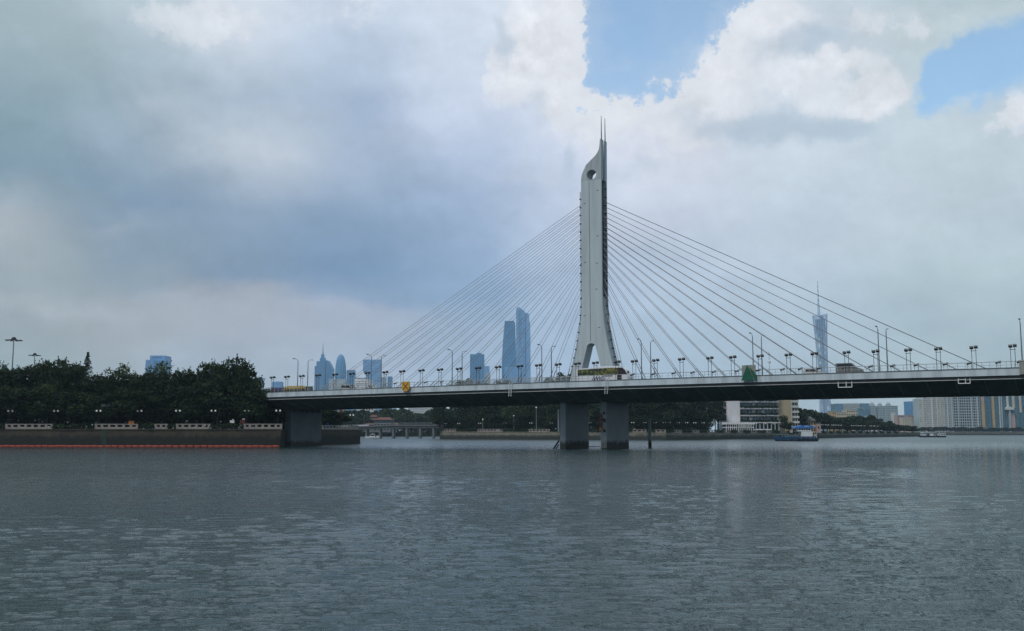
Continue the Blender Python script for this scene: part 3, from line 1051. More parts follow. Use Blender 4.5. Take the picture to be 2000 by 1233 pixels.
def street_lamp(side):
    t = empty('street_lamp', (0, 0, 0), -PHI, 'tall grey street lamp on the bridge median, its arm reaching ' + ('toward the river' if side < 0 else 'away from the river'), 'street lamp', G_SL + (' near row' if side < 0 else ' far row'))
    MB().tube((0, 0, 0), (0, 0, 9.7), .16, .09, 7).build('pole', M['grey_metal'], t)
    b = MB().path([(0, 0, 9.6), (0, side * .35, 10.05), (0, side * 1.3, 10.2)], .06, 5)
    b.build('arm', M['grey_metal'], t)
    hd = MB().lathe([(.05, -.1), (.3, -.06), (.34, .04), (.2, .12), (.05, .14)], 8, (0, side * 1.75, 10.2), .7, 1.5).build('lamp_head', M['black_metal'] if side < 0 else M['rail'], t)
    return t


sl = {-1: street_lamp(-1), 1: street_lamp(1)}
first = {-1: True, 1: True}
for i in range(8):
    for s_ in (-1, 1):
        x = (-92.3 if s_ < 0 else -91.2) + i * 26.35
        o = sl[s_] if first[s_] else copy_tree(sl[s_])
        first[s_] = False
        o['label'] = 'tall bridge lamp with arm ' + ('toward' if s_ < 0 else 'away from') + ' the viewer, ' + nth('sl%d' % s_, (587, 732, 893, 1062, 1258, 1476, 1718, 1996)[i] + (0 if s_ < 0 else 12), BRIDGE_MARKS)
        o.location = bw(x, s_ * 1.5, zt(x) - .05)

# navigation boards on the parapet
x, z = bhit(792.5, 755, -17.5)
t = empty('navigation_board', bw(x, -17.5, z), -PHI, 'orange yellow navigation board with a dark cross on the bridge parapet', 'sign')
MB().prism([(-1.15, 1.15), (-1.15, -.55), (-.55, -1.2), (.55, -1.2), (1.15, -.55), (1.15, 1.15)], -.12, .12).build('board', M['sign_yellow'], t)
b = MB()
for s_ in (-1, 1):
    mt_ = Matrix.Translation((0, -.135, 0)) @ Matrix.Rotation(s_ * R(46), 4, 'Y')
    b.cbox((0, -.006 * s_, 0), (2.1, .012, .2), mt_)
b.build('cross_mark', M['sign_red'], t)
MB().cbox((0, .25, .2), (1.4, .25, .2)).build('bracket', M['black_metal'], t)
x, z = bhit(1461, 729, -17.45)
t = empty('navigation_triangle', bw(x, -17.45, z), -PHI, 'green triangular navigation board before a weathered square panel on the bridge parapet', 'sign')
MB().prism([(-1.35, -1.5), (1.2, -1.5), (-.08, 1.6)], -.35, -.05).build('triangle', M['sign_green'], t)
MB().prism([(.3, 1.2), (1.28, -1.5), (1.7, -1.35), (1.7, -.4)], -.04, .3).build('side_face', M['sign_green'], t)
MB().box(-1.35, 1.5, .31, .4, -.7, 1.65).build('back_panel', M['sign_board'], t)
x, z = bhit(1998, 712, -17.3)
t = empty('parapet_pedestal', bw(x, -17.1, zt(x) - 1.2), -PHI, 'squat grey concrete pedestal on the parapet at the right edge', 'pedestal')
MB().box(-.6, 1.3, -.4, .4, 0, 2.4).build('block', M['sign_board'], t)
MB().box(-.7, 1.4, -.5, .5, 2.4, 2.6).build('cap', M['fascia'], t)
# anemometer mast near the green triangle
x, z = bhit(1503, 720, -16.8)
t = empty('weather_mast', bw(x, -16.8, zt(x) + .1), -PHI, 'slender mast with a small weather sensor on the parapet right of the green triangle', 'mast')
MB().tube((0, 0, 0), (0, 0, 4.6), .04, n=5).build('pole', M['grey_metal'], t)
MB().lathe([(.05, 0), (.28, .1), (.3, .45), (.1, .6)], 8, (0, 0, 2.3)).build('sensor', M['white_paint'], t)
MB().cbox((0, 0, 4.1), (.5, .1, .1)).build('vane', M['black_metal'], t)

# ------------------------------------------------------------------ vehicles on the bridge


def wheel(parent, x, y, r=.5, w=.3):
    o = MB().tube((x, y - w / 2, r), (x, y + w / 2, r), r, n=14).build('wheel', M['rubber'], parent)
    MB().tube((x, y - w / 2 - .01, r), (x, y + w / 2 + .01, r), r * .5, n=10).build('rim', M['grey_metal'], o)


def on_road(name, x, y, label, cat, yaw=0.0):
    return empty(name, bw(x, y, zt(x) - .3), -PHI + yaw, label, cat)


# the white coach, nose to the right
c = on_road('coach', .35, -10, 'white touring coach with colourful windows driving before the pylon', 'coach')
prof = [(0, .45), (0, 3.0), (.12, 3.45), (.4, 3.62), (4.5, 3.78), (8.5, 3.86), (11.0, 3.8), (11.6, 3.62), (12.2, 3.1), (12.85, 2.0), (13.0, 1.5), (13.0, .45)]
MB().prism(prof, 0, 2.5).build('body', M['coach_white'], c)
MB().prism([(.3, 3.625), (1, 3.66), (8.5, 3.88), (11.2, 3.83), (10.6, 4.02), (7, 4.0), (4.6, 3.9), (3.6, 3.76)], .25, 2.25).build('roof_fairing', M['coach_white'], c)
nw = 7
for i in range(nw):
    x0 = .35 + i * 1.46
    t0 = np.interp(x0, [0, 8.5, 11], [3.35, 3.6, 3.52])
    t1 = np.interp(x0 + 1.46, [0, 8.5, 11], [3.35, 3.6, 3.52])
    w_ = MB().prism([(x0 + .02, 2.02), (x0 + 1.4, 2.02), (x0 + 1.4, t1), (x0 + .02, t0)], -.012, .004).build('window', M['coach_window'], c)
    MB().prism([(x0 + 1.4, 2.0), (x0 + 1.48, 2.0), (x0 + 1.48, t1), (x0 + 1.4, t1)], -.016, .004).build('pillar', M['black_metal'], w_)
MB().prism([(10.6, 2.0), (12.8, 2.0), (12.25, 2.98), (11.65, 3.52), (10.6, 3.55)], -.014, 2.514).build('windscreen', M['coach_front'], c)
MB().box(6.6, 9.2, -.012, .004, 1.62, 1.86).build('stripe', M['coach_purple'], c)
MB().prism([(10.3, .85), (11.5, .85), (11.5, 1.9), (10.3, 1.9)], -.013, .004).build('door', M['coach_front'], c)
# printed lettering on the flank: loose strokes, as far as it reads
b = MB()
for p, q, w_ in (((4.0, .75), (4.55, 1.75), .2), ((4.55, 1.75), (4.75, .75), .22), ((4.75, .9), (5.25, 1.75), .25), ((5.25, 1.75), (5.35, .7), .25), ((5.35, .9), (5.9, 1.75), .22), ((5.9, 1.75), (6.0, .75), .2), ((4.5, 1.7), (5.9, 1.7), .18)):
    b.prism([(p[0] - w_ / 2, p[1]), (p[0] + w_ / 2, p[1]), (q[0] + w_ / 2, q[1]), (q[0] - w_ / 2, q[1])], -.011, .003)
b.build('lettering', M['coach_purple'], c)
b = MB()
for cx, cz, r_ in ((6.5, 1.25, .42), (7.25, 1.1, .34)):
    k = 12
    b.prism([(cx + r_ * math.cos(2 * math.pi * i / k), cz + r_ * math.sin(2 * math.pi * i / k)) for i in range(k)], -.011, .003,
            [[(cx + .06 + r_ * .45 * math.cos(2 * math.pi * i / k), cz + r_ * .45 * math.sin(2 * math.pi * i / k)) for i in range(k)]])
b.prism([(7.8, .8), (7.95, .8), (8.3, 1.4), (8.15, 1.4)], -.011, .003)
b.build('lettering', M['coach_teal'], c)
for xx in (2.2, 3.6, 10.0):
    for yy in (.16, 2.34):
        wheel(c, xx, yy)
b = MB().box(12.9, 13.25, -.25, .0, 2.2, 2.7)
b.build('mirror', M['black_metal'], c)

# yellow and blue bus on the approach at the left
c = on_road('city_bus', -108, 4.5, 'city bus with blue tail and yellow roof on the left end of the bridge', 'bus')
MB().box(0, 5.0, 0, 2.5, .45, 3.15).build('rear_body', M['bus_blue'], c)
MB().box(5.004, 13.4, .0, 2.5, .45, 3.2).build('body', M['bus_yellow'], c)
MB().prism([(13.402, .45), (14.3, .45), (14.3, 1.9), (13.9, 3.1), (13.402, 3.2)], .01, 2.49).build('windscreen', M['glass_dark'], c)
MB().box(-.02, 1.6, -.015, 2.515, 1.6, 2.95).build('engine_cover', M['bus_maroon'], c)
for i in range(8):
    MB().box(5.3 + i * 1.0, 6.15 + i * 1.0, -.015, .0, 1.55, 2.55).build('window', M['glass_dark'], c)
for i in range(3):
    MB().box(1.8 + i * 1.05, 2.7 + i * 1.05, -.015, .0, 1.55, 2.35).build('window', M['glass_dark'], c)
MB().box(6, 11, .4, 2.1, 3.203, 3.38).build('roof_pod', M['bus_yellow'], c)
for xx in (3.2, 11.2):
    for yy in (.16, 2.34):
        wheel(c, xx, yy)


def car(name, x, y, L_, H_, hood, label, cat, paint, rear=.0):
    c = on_road(name, x, y, label, cat)
    z0 = .35
    body = [(0, z0), (0, H_ * .62), (rear, H_ * .97), (rear + .15, H_), (L_ - hood - .9, H_), (L_ - hood, H_ * .66), (L_ - .15, H_ * .56), (L_, H_ * .42), (L_, z0)]
    MB().prism(body, 0, 1.85).build('body', paint, c)
    MB().prism([(rear + .3, H_ * .66), (L_ - hood - .2, H_ * .66), (L_ - hood - 1.0, H_ * .94), (rear + .35, H_ * .94)], -.012, 1.862).build('window', M['glass_dark'], c)
    MB().prism([(L_ - hood - .86, H_ * .985), (L_ - hood - .04, H_ * .69), (L_ - hood + .03, H_ * .69), (L_ - hood - .8, H_ * .985)], .12, 1.73).build('windscreen', M['glass_dark'], c)
    for xx in (L_ * .2, L_ * .8):
        for yy in (.13, 1.72):
            wheel(c, xx, yy, .33, .22)
    return c


xa = bhit(1632, 722, -9)[0]
car('van', xa, -9, 5.2, 2.75, 1.2, 'dark grey van on the bridge below the lattice television tower', 'van', M['car_grey'])
xa = bhit(1567, 727, -9)[0]
car('car', xa, -9, 4.6, 1.85, 1.15, 'pale car behind the railing just left of the dark grey van', 'car', M['car_white'], .35)
xa = bhit(657, 750, 2)[0]
car('minibus', xa, 3.5, 5.4, 2.9, .9, 'white minibus on the far lane of the bridge left of the yellow board', 'minibus', M['car_white'])
xa = bhit(688, 750, 2)[0]
c = on_road('box_truck', xa, 3.2, 'white box truck with ribbed sides behind the railing left of the yellow board', 'truck')
MB().box(0, 4.6, 0, 2.3, .9, 4.2).build('cargo_box', M['coach_white'], c)
for i in range(5):
    MB().box(.05, 4.55, -.03, -.002, 1.4 + i * .55, 1.52 + i * .55).build('side_rail', M['grey_metal'], c)
MB().prism([(4.7, .6), (6.3, .6), (6.3, 1.6), (5.9, 2.7), (4.7, 2.8)], .05, 2.25).build('cab', M['car_white'], c)
MB().prism([(5.0, 1.7), (6.1, 1.7), (5.8, 2.5), (5.0, 2.5)], .035, 2.265).build('window', M['glass_dark'], c)
for xx in (1.0, 5.4):
    for yy in (.15, 2.15):
        wheel(c, xx, yy, .42, .25)

# ------------------------------------------------------------------ land
LB0, LB1 = Vector((-139.0, 270.0, 0)), Vector((-61.2, 266.0, 0))
LDIR = (LB1 - LB0).normalized()
LNRM = Vector((-LDIR.y, LDIR.x, 0))           # inland
# the quay steps back behind the bank pier and runs on to the corner of the creek
LC0, LC1 = Vector((-65.5, 303.0, 0)), Vector((-51.0, 338.0, 0))
LCD = (LC1 - LC0).normalized()


def lbank(px, inland=0.0):
    """point on the left bank's wall line seen at image column px, moved inland"""
    u = (px - 1000) / FPX / (math.cos(PITCH) + (845 - 616.5) / FPX * math.sin(PITCH))
    a, d = (LB0, LDIR) if px < 556 else (LC0, LCD)
    t = (a.x - u * a.y) / (u * d.y - d.x)
    n = Vector((-d.y, d.x, 0))
    return a + d * t + n * inland


ZL = 4.75
LANG = math.atan2(LDIR.y, LDIR.x)
WL = LB0 - LDIR * 250
LN2 = Vector((-LCD.y, LCD.x, 0)) * .5
land('left_bank', [tuple((v + n)[:2]) for v, n in ((WL, LNRM * .5), (LB1 - LDIR * .5, LNRM * .5), (LC0 + LN2 - LCD, LN2 * 0), (LC1 - LCD * .5, LN2))] + [(-80.6, 520), (-112, 660), (-172, 952), (-5200, 952), (-5200, -50)][::1], ZL - .02, 'raised green bank on the left behind the stone quay')
IS = [(-42.6, 593), (25.3, 549), (81, 529), (113, 553), (164, 617), (224, 705), (311, 842), (380, 938), (424, 1012)]
land('island', [(x, y + .6) for x, y in IS] + [(330, 1040), (150, 930), (0, 740), (-38, 650)], 3.6, 'wooded island bank beyond the bridge')
land('far_bank', [(-5200, 953), (-175, 953), (60, 1150), (480, 1480), (620, 1577), (5200, 1577), (5200, 5300), (-5200, 5300)], 4.3, 'far shore under the distant city')


def wall_run(name, pts, z0s, z1s, th, mat_, label, seg, back):
    root = empty(name, (pts[0][0], pts[0][1], 0), 0, label, 'quay wall')
    for k in range(len(pts) - 1):
        a, b = Vector((pts[k][0], pts[k][1], 0)), Vector((pts[k + 1][0], pts[k + 1][1], 0))
        d = b - a
        L_ = d.length
        ang = math.atan2(d.y, d.x)
        n = max(1, round(L_ / seg))
        for i in range(n):
            za = z1s[k] + (z1s[k + 1] - z1s[k]) * (i + .5) / n
            p = a + d * (i / n) - Vector((pts[0][0], pts[0][1], 0))
            MB().box(.02, L_ / n - .02, 0, th, z0s, za - .35).build('wall_panel', mat_, root, p, ang)
            MB().box(0, L_ / n, -.18, th + .1, za - .348, za).build('coping_stone', mat_, root, p, ang)
    return root


wall_run('quay_wall', [(WL.x, WL.y), (LB1.x, LB1.y), (LC0.x, LC0.y), (LC1.x, LC1.y), (-80, 520)], -1, [ZL] * 5, 1.0, M['quay'], 'dark stained stone quay wall along the left bank', 11.5, 0)
wall_run('quay_wall', IS, -1, [4.4, 4.1, 3.8, 3.7, 3.5, 3.2, 3.1, 3.0, 3.0], 1.0, M['quay_far'], 'long pale brown quay wall edging the wooded island', 14.0, 0)
wall_run('quay_wall', [(430, 1440), (620, 1575), (1500, 1575)], -1, [4.0, 4.0, 4.0], 1.0, M['quay_far'], 'distant quay wall below the riverside apartment towers', 40.0, 0)


# ------------------------------------------------------------------ plants
def leaf_cards(cen, size, rng, droop=.0):
    n = len(cen)
    a = rng.normal(size=(n, 3))
    a[:, 2] *= .55
    a /= np.linalg.norm(a, axis=1, keepdims=True)
    b = np.cross(a, rng.normal(size=(n, 3)))
    b /= np.linalg.norm(b, axis=1, keepdims=True) + 1e-9
    s = size[:, None]
    w = rng.uniform(.55, .95, (n, 1))
    nrm = np.cross(a, b)
    v = np.stack([cen - a * s, cen - b * s * w + nrm * s * .2, cen + a * s, cen + b * s * w + nrm * s * .2], 1)
    return v


def cards_mesh(name, v, m_):
    n = len(v)
    me = bpy.data.meshes.new(name)
    me.vertices.add(n * 4)
    me.vertices.foreach_set('co', v.reshape(-1).astype(np.float32))
    me.loops.add(n * 4)
    me.loops.foreach_set('vertex_index', np.arange(n * 4, dtype=np.int32))
    me.polygons.add(n)
    me.polygons.foreach_set('loop_start', np.arange(0, n * 4, 4, dtype=np.int32))
    me.polygons.foreach_set('loop_total', np.full(n, 4, dtype=np.int32))
    me.update(calc_edges=True)
    me.materials.append(m_)
    return me


def crown_mesh(seed, mt, n_lobes=16, per=190, width=12.0, z0=2.6, z1=16.0, leaf=.42, open_=.0):
    rng = np.random.default_rng(seed)
    cs, ss = [], []
    zc, hz = (z0 + z1) / 2, (z1 - z0) / 2
    for i in range(n_lobes):
        while True:
            p = rng.uniform(-1, 1, 3)
            if np.sum(p ** 2) < 1:
                break
        p *= np.array([.70, .70, .74])
        if i < 4:
            p[2] = rng.uniform(.45, .80)
        c = np.array([p[0] * width / 2, p[1] * width / 2, zc + p[2] * hz])
        r = rng.uniform(.15, .27) * width * (1.0 - .25 * max(0, p[2]))
        d = rng.normal(size=(per, 3))
        d /= np.linalg.norm(d, axis=1, keepdims=True)
        rad = r * (rng.uniform(.45, 1.08, (per, 1)) ** .6)
        q = c + d * rad * np.array([1.05, 1.05, .8])
        cs.append(q)
        ss.append(rng.uniform(.55, 1.25, per) * leaf)
        # sprigs that break the outline
        for _ in range(5):
            d2 = rng.normal(size=3)
            d2[2] = abs(d2[2]) + .3
            d2 /= np.linalg.norm(d2)
            m_ = 9
            t = np.linspace(.8, rng.uniform(1.12, 1.38), m_)[:, None]
            cs.append(c + d2 * r * t * np.array([1, 1, .85]) + rng.normal(size=(m_, 3)) * .14)
            ss.append(rng.uniform(.5, .9, m_) * leaf * .85)
    cen = np.concatenate(cs)
    sz = np.concatenate(ss)
    keep = cen[:, 2] > z0 * .55
    cen, sz = cen[keep], sz[keep]
    return cards_mesh('crown', leaf_cards(cen, sz, rng), mt)


def trunk_mesh(seed, top=9.0, r=.34):
    g = random.Random(seed)
    b = MB()
    b.tube((0, 0, -.3), (g.uniform(-.2, .2), g.uniform(-.2, .2), top * .45), r, r * .72, 7)
    for i in range(5):
        a = g.uniform(0, 6.28)
        zz = top * g.uniform(.36, .46)
        b.tube((0, 0, zz), (math.cos(a) * g.uniform(1.5, 3.6), math.sin(a) * g.uniform(1.5, 3.6), top * g.uniform(.8, 1.2)), r * .5, r * .15, 5)
    return b.mesh('trunk', M['bark'])


TREES = {}
for key, mt_, seeds, kw in (('dark', 'leaf', (1, 2, 3, 4, 5), {}), ('green', 'leaf_green', (11, 12, 13), {}),
                            ('sparse', 'leaf_yellow', (21, 22), dict(n_lobes=11, per=46, leaf=.40, z0=8.0)),
                            ('far', 'leaf', (31, 32, 33), dict(n_lobes=13, per=80, leaf=.9, z0=1.5)), ('fargreen', 'leaf_green', (41, 42), dict(n_lobes=13, per=80, leaf=.85, z0=1.5))):
    TREES[key] = [(crown_mesh(s_, M[mt_], **kw), trunk_mesh(s_)) for s_ in seeds]


def tree(pos, height, width, kind, label, group=None, name='broadleaf_tree', cat='tree'):
    cm, tm = rnd.choice(TREES[kind])
    t = empty(name, pos, rnd.uniform(0, 6.28), label, cat, group)
    pos.z = pos.z if pos.z else ZL
    t.scale = (width / 12.0, width / 12.0, height / 16.0)
    link('trunk', tm, t)
    link('crown', cm, t)
    return t


def ztop_at(px, y, dist):
    return at(px, y, dist).z


def hedge_mesh(L_, wy, h, seed, drop=.5, dens=34, leaf=.2, mt_='leaf_hedge'):
    rng = np.random.default_rng(seed)
    n = int(L_ * dens * 3)
    c = np.stack([rng.uniform(0, L_, n), rng.uniform(-wy, wy, n), rng.uniform(0, 1, n)], 1)
    top = h * (.72 + .28 * np.sin(c[:, 0] * 1.3 + seed) * np.sin(c[:, 0] * .57 + 2 * seed))
    c[:, 2] = -drop + c[:, 2] ** .7 * (top + drop) + rng.normal(size=n) * .08
    return cards_mesh('foliage', leaf_cards(c, rng.uniform(.6, 1.3, n) * leaf, rng), M[mt_])


def hedge(p, ang, L_, wy, h, label, group=None, **kw):
    t = empty('hedge', p, ang, label, 'hedge', group)
    link('foliage', hedge_mesh(L_, wy, h, rnd.randint(1, 9999), **kw), t)
    b = MB()
    x = .3
    while x < L_:
        b.tube((x, 0, -.2), (x + .1, 0, h * .6), .04, .02, 4)
        x += .9
    b.build('stem', M['bark'], t, fix=False)
    return t


# left bank wood
SIL = [(-80, 712), (0, 722), (28, 706), (60, 706), (85, 700), (103, 716), (112, 734), (135, 733), (165, 733), (195, 731), (222, 728), (240, 731), (270, 722), (288, 733), (306, 720), (325, 727), (345, 721), (362, 710), (382, 704), (415, 702), (438, 708), (452, 718), (470, 724), (490, 732), (505, 745), (520, 770)]
sx_, sy_ = [a for a, _ in SIL], [b for _, b in SIL]
G1, G2, G3 = 'trees packed on the left bank, tall back row', 'trees packed on the left bank, front row', 'bushes under the left bank trees'
px = -60.0
while px < 505:
    p = lbank(px, rnd.uniform(10, 15))
    yt = np.interp(px, sx_, sy_) + rnd.uniform(-2, 9)
    w_ = rnd.uniform(8.5, 11.5)
    if px > 455:
        p = lbank(px, 4.5)
        w_ = 5.5
    tree(p + Vector((0, 0, ZL)), at(px, yt, p.y).z - ZL, w_, 'dark', 'tall dark back row tree on the left bank, ' + nth('b1', px, BANK_MARKS), G1)
    px += rnd.uniform(17, 26)
px = -50.0
while px < 500:
    p = lbank(px, rnd.uniform(4, 7))
    yt = np.interp(px, sx_, sy_) + rnd.uniform(22, 55)
    kd = 'green' if 40 < px < 125 and rnd.random() < .5 else 'dark'
    tree(p + Vector((0, 0, ZL)), at(px, yt, p.y).z - ZL, rnd.uniform(8, 11), kd, 'dark front row tree over the left promenade, ' + nth('b2', px, BANK_MARKS), G2)
    px += rnd.uniform(22, 34)
px = -40.0
while px < 700:
    p = lbank(px, rnd.uniform(6, 10) if px < 480 else rnd.uniform(5, 7))
    if not 530 < px < 640:
        tree(p + Vector((0, 0, ZL)), rnd.uniform(5.5, 8.0), rnd.uniform(8, 11), 'dark', 'low dark bush under the left bank trees, ' + nth('b3', px, BANK_MARKS), G3, 'bush', 'bush')
    px += rnd.uniform(20, 28)
for px, yt, inl, w_ in ((500, 800, 60, 10), (522, 790, 62, 11), (545, 792, 66, 12), (572, 792, 72, 12), (610, 792, 40, 12), (630, 792, 30, 12), (640, 790, 9, 10), (650, 796, 20, 10), (664, 786, 12, 10), (676, 798, 20, 9), (688, 789, 11, 9)):
    p = lbank(px, inl) if px > 600 else at(px, 845, 290 + inl)
    p.z = 0
    tree(p + Vector((0, 0, ZL)), at(px, yt, p.y).z - ZL, w_, 'dark', 'dark shaded tree under the left deck end, ' + nth('b4', px, [(0, 'the left wood'), (594, 'the grey bank pier')]), 'trees under the bridge deck')
for px, yt, lab in ((137, 718, 'sparse pale green treetop with open twigs, left of the two thin crowned trees'), (224, 714, 'sparse yellow green treetop with open twigs nearest the pale blue tower')):
    p = lbank(px, 26)
    tree(p + Vector((0, 0, ZL)), at(px, yt, p.y).z - ZL, 10, 'sparse', lab)
p = lbank(85, 14)
for q, w_, yt, lab in ((60, 8, 755, 'yellowish green tree low in front of the left wood'),):
    p = lbank(q + 12, 5)
    tree(p + Vector((0, 0, ZL)), at(q, yt, p.y).z - ZL, w_, 'sparse', lab)
# unbroken dark undergrowth behind the promenades
p, q = lbank(-60, 9), lbank(500, 9)
hedge(p + Vector((0, 0, ZL)), LANG, (q - p).length, 1.0, 3.4, 'unbroken dark undergrowth behind the left promenade lamps', drop=.2, dens=30, leaf=.36)
p, q = lbank(560, 9.5), lbank(704, 9.5)
hedge(p + Vector((0, 0, ZL)), math.atan2(LCD.y, LCD.x), (q - p).length, .8, 3.2, 'dark undergrowth under the bridge right of the bank pier', drop=.2, dens=30, leaf=.36)
for k in range(3):
    a, b = Vector((*IS[k], 0)), Vector((*IS[k + 1], 0))
    d = b - a
    n_ = Vector((-d.y, d.x, 0)).normalized() * 6
    hedge(a + n_ + Vector((0, 0, 3.6)), math.atan2(d.y, d.x), d.length, 1.2, 4.4, 'dark undergrowth behind the island promenade, ' + ('left of the pylon piers', 'behind and right of the pylon piers', 'just left of the riverside hotel')[k], drop=.2, dens=12, leaf=.6)
p, q = at(625, 845, 966), at(872, 845, 966)
hedge(Vector((p.x, 966, 4.3)), 0, q.x - p.x, 2.0, 9.0, 'dark thicket on the creek shore behind the low bridge', drop=4, dens=18, leaf=.9)
# the conifer
p = lbank(81, 24)
H_ = at(81, 688, p.y).z - ZL
t = empty('conifer', p + Vector((0, 0, ZL)), 0, 'narrow pointed conifer rising above the wood at the far left', 'tree')
MB().tube((0, 0, -.3), (0, 0, H_ - .3), .3, .05, 7).build('trunk', M['bark'], t)
rng = np.random.default_rng(5)
cs = []
z = H_ * .45
while z < H_ - .1:
    r_ = (H_ - z) * .30 + .15
    for k in range(7):
        a_ = rng.uniform(0, 6.28)
        for f_ in np.linspace(.2, 1, 7):
            cs.append((math.cos(a_) * r_ * f_, math.sin(a_) * r_ * f_, z - .25 * f_ * r_ + rng.normal() * .08))
    z += .42
cs = np.array(cs)
link('crown', cards_mesh('crown', leaf_cards(cs, rng.uniform(.16, .3, len(cs)), rng), M['leaf']), t)


def balustrade(p, ang, L_, label, group, post=1.9, h=1.35):
    t = empty('balustrade', p, ang, label, 'balustrade', group)
    MB().box(0, L_, -.16, .16, 0, .5).build('plinth', M['balustrade'], t)
    MB().box(-.05, L_ + .05, -.19, .19, h - .24, h).build('top_rail', M['balustrade'], t)
    n = max(1, round(L_ / post))
    me = MB().box(-.32, .32, -.14, .14, .502, h - .242).mesh('post', M['balustrade'])
    for i in range(n + 1):
        link('post', me, t, (min(max(i * L_ / n, .33), L_ - .33), 0, 0))
    me = MB().prism([(-.12, 0), (.12, 0), (.06, -.5), (-.06, -.5)], -.3, .1).mesh('bracket', M['balustrade'])
    for i in range(0, n + 1, 3):
        link('bracket', me, t, (min(max(i * L_ / n, .2), L_ - .2), -.25, 0))
    return t


segs = [(-60, -8, 'pale stone balustrade at the left picture edge on the quay'), (8, 101, 'leftmost whole run of pale stone balustrade on the left quay'), (183, 268, 'pale stone balustrade above the green ladders on the left quay'),
        (300, 326, 'short balustrade run half covered by bushes on the left quay'), (342, 409, 'pale stone balustrade run right of the clipped bushes on the left quay'), (474, 550, 'shaded balustrade run just left of the grey bank pier'),
        (632, 702, 'brown balustrade run right of the grey bank pier by the quay corner')]
for a, b, lab in segs:
    p, q = lbank(a, .5), lbank(b, .5)
    balustrade(p + Vector((0, 0, ZL + .004)), math.atan2((q - p).y, (q - p).x), (q - p).length, lab, None)
for a, b, lab in ((-8, 8, 'short green hedge at the left picture edge'), (101, 183, 'long green hedge between the two left balustrade runs'), (268, 300, 'rounded brownish bush right of the orange crate'), (326, 342, 'small dark bush between two balustrade runs'), (409, 474, 'broad dark hedge spilling over the quay beside the shaded balustrade')):
    p, q = lbank(a, .4), lbank(b, .4)
    hedge(p + Vector((0, 0, ZL)), LANG, (q - p).length, .7, 1.7 if a != 268 else 2.6, lab, drop=.6)


def globe_lamp():
    t = empty('globe_lamp', (0, 0, 0), 0, 'twin white globe lamp on a dark post along the left promenade', 'lamp', 'twin globe lamps along the left promenade')
    MB().tube((0, 0, 0), (0, 0, 4.7), .09, .06, 6).build('post', M['black_metal'], t)
    MB().box(-.55, .55, -.04, .04, 4.45, 4.55).build('arm', M['black_metal'], t)
    for s_ in (-.52, .52):
        MB().sphere((s_, 0, 4.85), .27).build('globe', M['globe'], t, smooth=True)
    return t


gl = None
for px in (7.5, 98, 182, 263, 339, 409, 475, 537, 699):
    p = lbank(px, 2.5)
    if gl is None:
        gl = globe_lamp()
        o = gl
    else:
        o = copy_tree(gl)
    o['label'] = 'twin white globe lamp on the left promenade, ' + nth('gl', px, BANK_MARKS)
    o.location = p + Vector((0, 0, ZL))
gi = None
isx = [p[0] for p in IS]


def ibank(px, inland=0.0):
    u = (px - 1000) / FPX * 1.0 / math.cos(PITCH) * .9933
    u = (px - 1000) / FPX / (math.cos(PITCH) + (845 - 616.5) / FPX * math.sin(PITCH))
    for k in range(len(IS) - 1):
        a, b = Vector((*IS[k], 0)), Vector((*IS[k + 1], 0))
        d = b - a
        den = u * d.y - d.x
        if abs(den) < 1e-9:
            continue
        t = (a.x - u * a.y) / den
        if -.001 <= t <= 1.001 or (k == len(IS) - 2 and t > 1):
            n = Vector((-d.y, d.x, 0)).normalized()
            return a + d * t + n * inland, math.atan2(d.y, d.x), 3.6
    a = Vector((*IS[0], 0))
    return a, 0, 3.6


plist = [866, 891, 932, 982, 1032, 1072, 1150, 1234, 1258, 1278, 1296, 1314, 1332, 1348, 1364, 1380, 1396, 1412, 1430, 1448, 1466, 1484, 1502, 1520, 1538, 1600] + [1605 + 6.4 * k for k in range(19)]
for px in plist:
    p, a_, zg = ibank(px, 2.5)
    if gi is None:
        gi = copy_tree(gl, label='small twin globe lamp in the row along the island promenade')
        gi['group'] = 'twin globe lamps along the island promenade'
        o = gi
    else:
        o = copy_tree(gi)
    o['label'] = 'small twin globe lamp on the island promenade, ' + nth('gi', px, ISLE_MARKS)
    o.location = p + Vector((0, 0, zg + .6))
    o.rotation_euler = (0, 0, 0)
    o.scale = (1.1, 1.1, 1.0)
# island balustrades and hedges in turn
isegs = [(866, 890), (932, 981), (1032, 1073), (1113, 1150), (1235, 1262), (1280, 1300), (1318, 1333), (1352, 1367), (1382, 1398), (1415, 1428), (1440, 1452), (1466, 1480), (1496, 1508), (1523, 1538), (1555, 1566), (1580, 1590)] + [(1600 + 14 * k, 1607 + 14 * k) for k in range(12)]
proto = None
for k, (a, b) in enumerate(isegs):
    p, ang, zg = ibank(a, .5)
    q, _, _ = ibank(b, .5)
    zw = float(np.interp(p.x, isx, [4.4, 4.1, 3.8, 3.7, 3.5, 3.2, 3.1, 3.0, 3.0]))
    d = q - p
    balustrade(p + Vector((0, 0, zw + .004)), math.atan2(d.y, d.x), d.length, 'pale balustrade run on the island quay, ' + nth('ib', a, ISLE_MARKS), 'balustrade runs on the island quay', 2.2, 1.5)
    if k + 1 < len(isegs):
        r_, _, _ = ibank(isegs[k + 1][0], .5)
        d = r_ - q
        hedge(q + Vector((0, 0, zw)), math.atan2(d.y, d.x), d.length, .8, 1.9, 'clipped green hedge on the island quay, ' + nth('ih', b, ISLE_MARKS), 'hedges on the island quay', drop=.5, dens=12, leaf=.38)

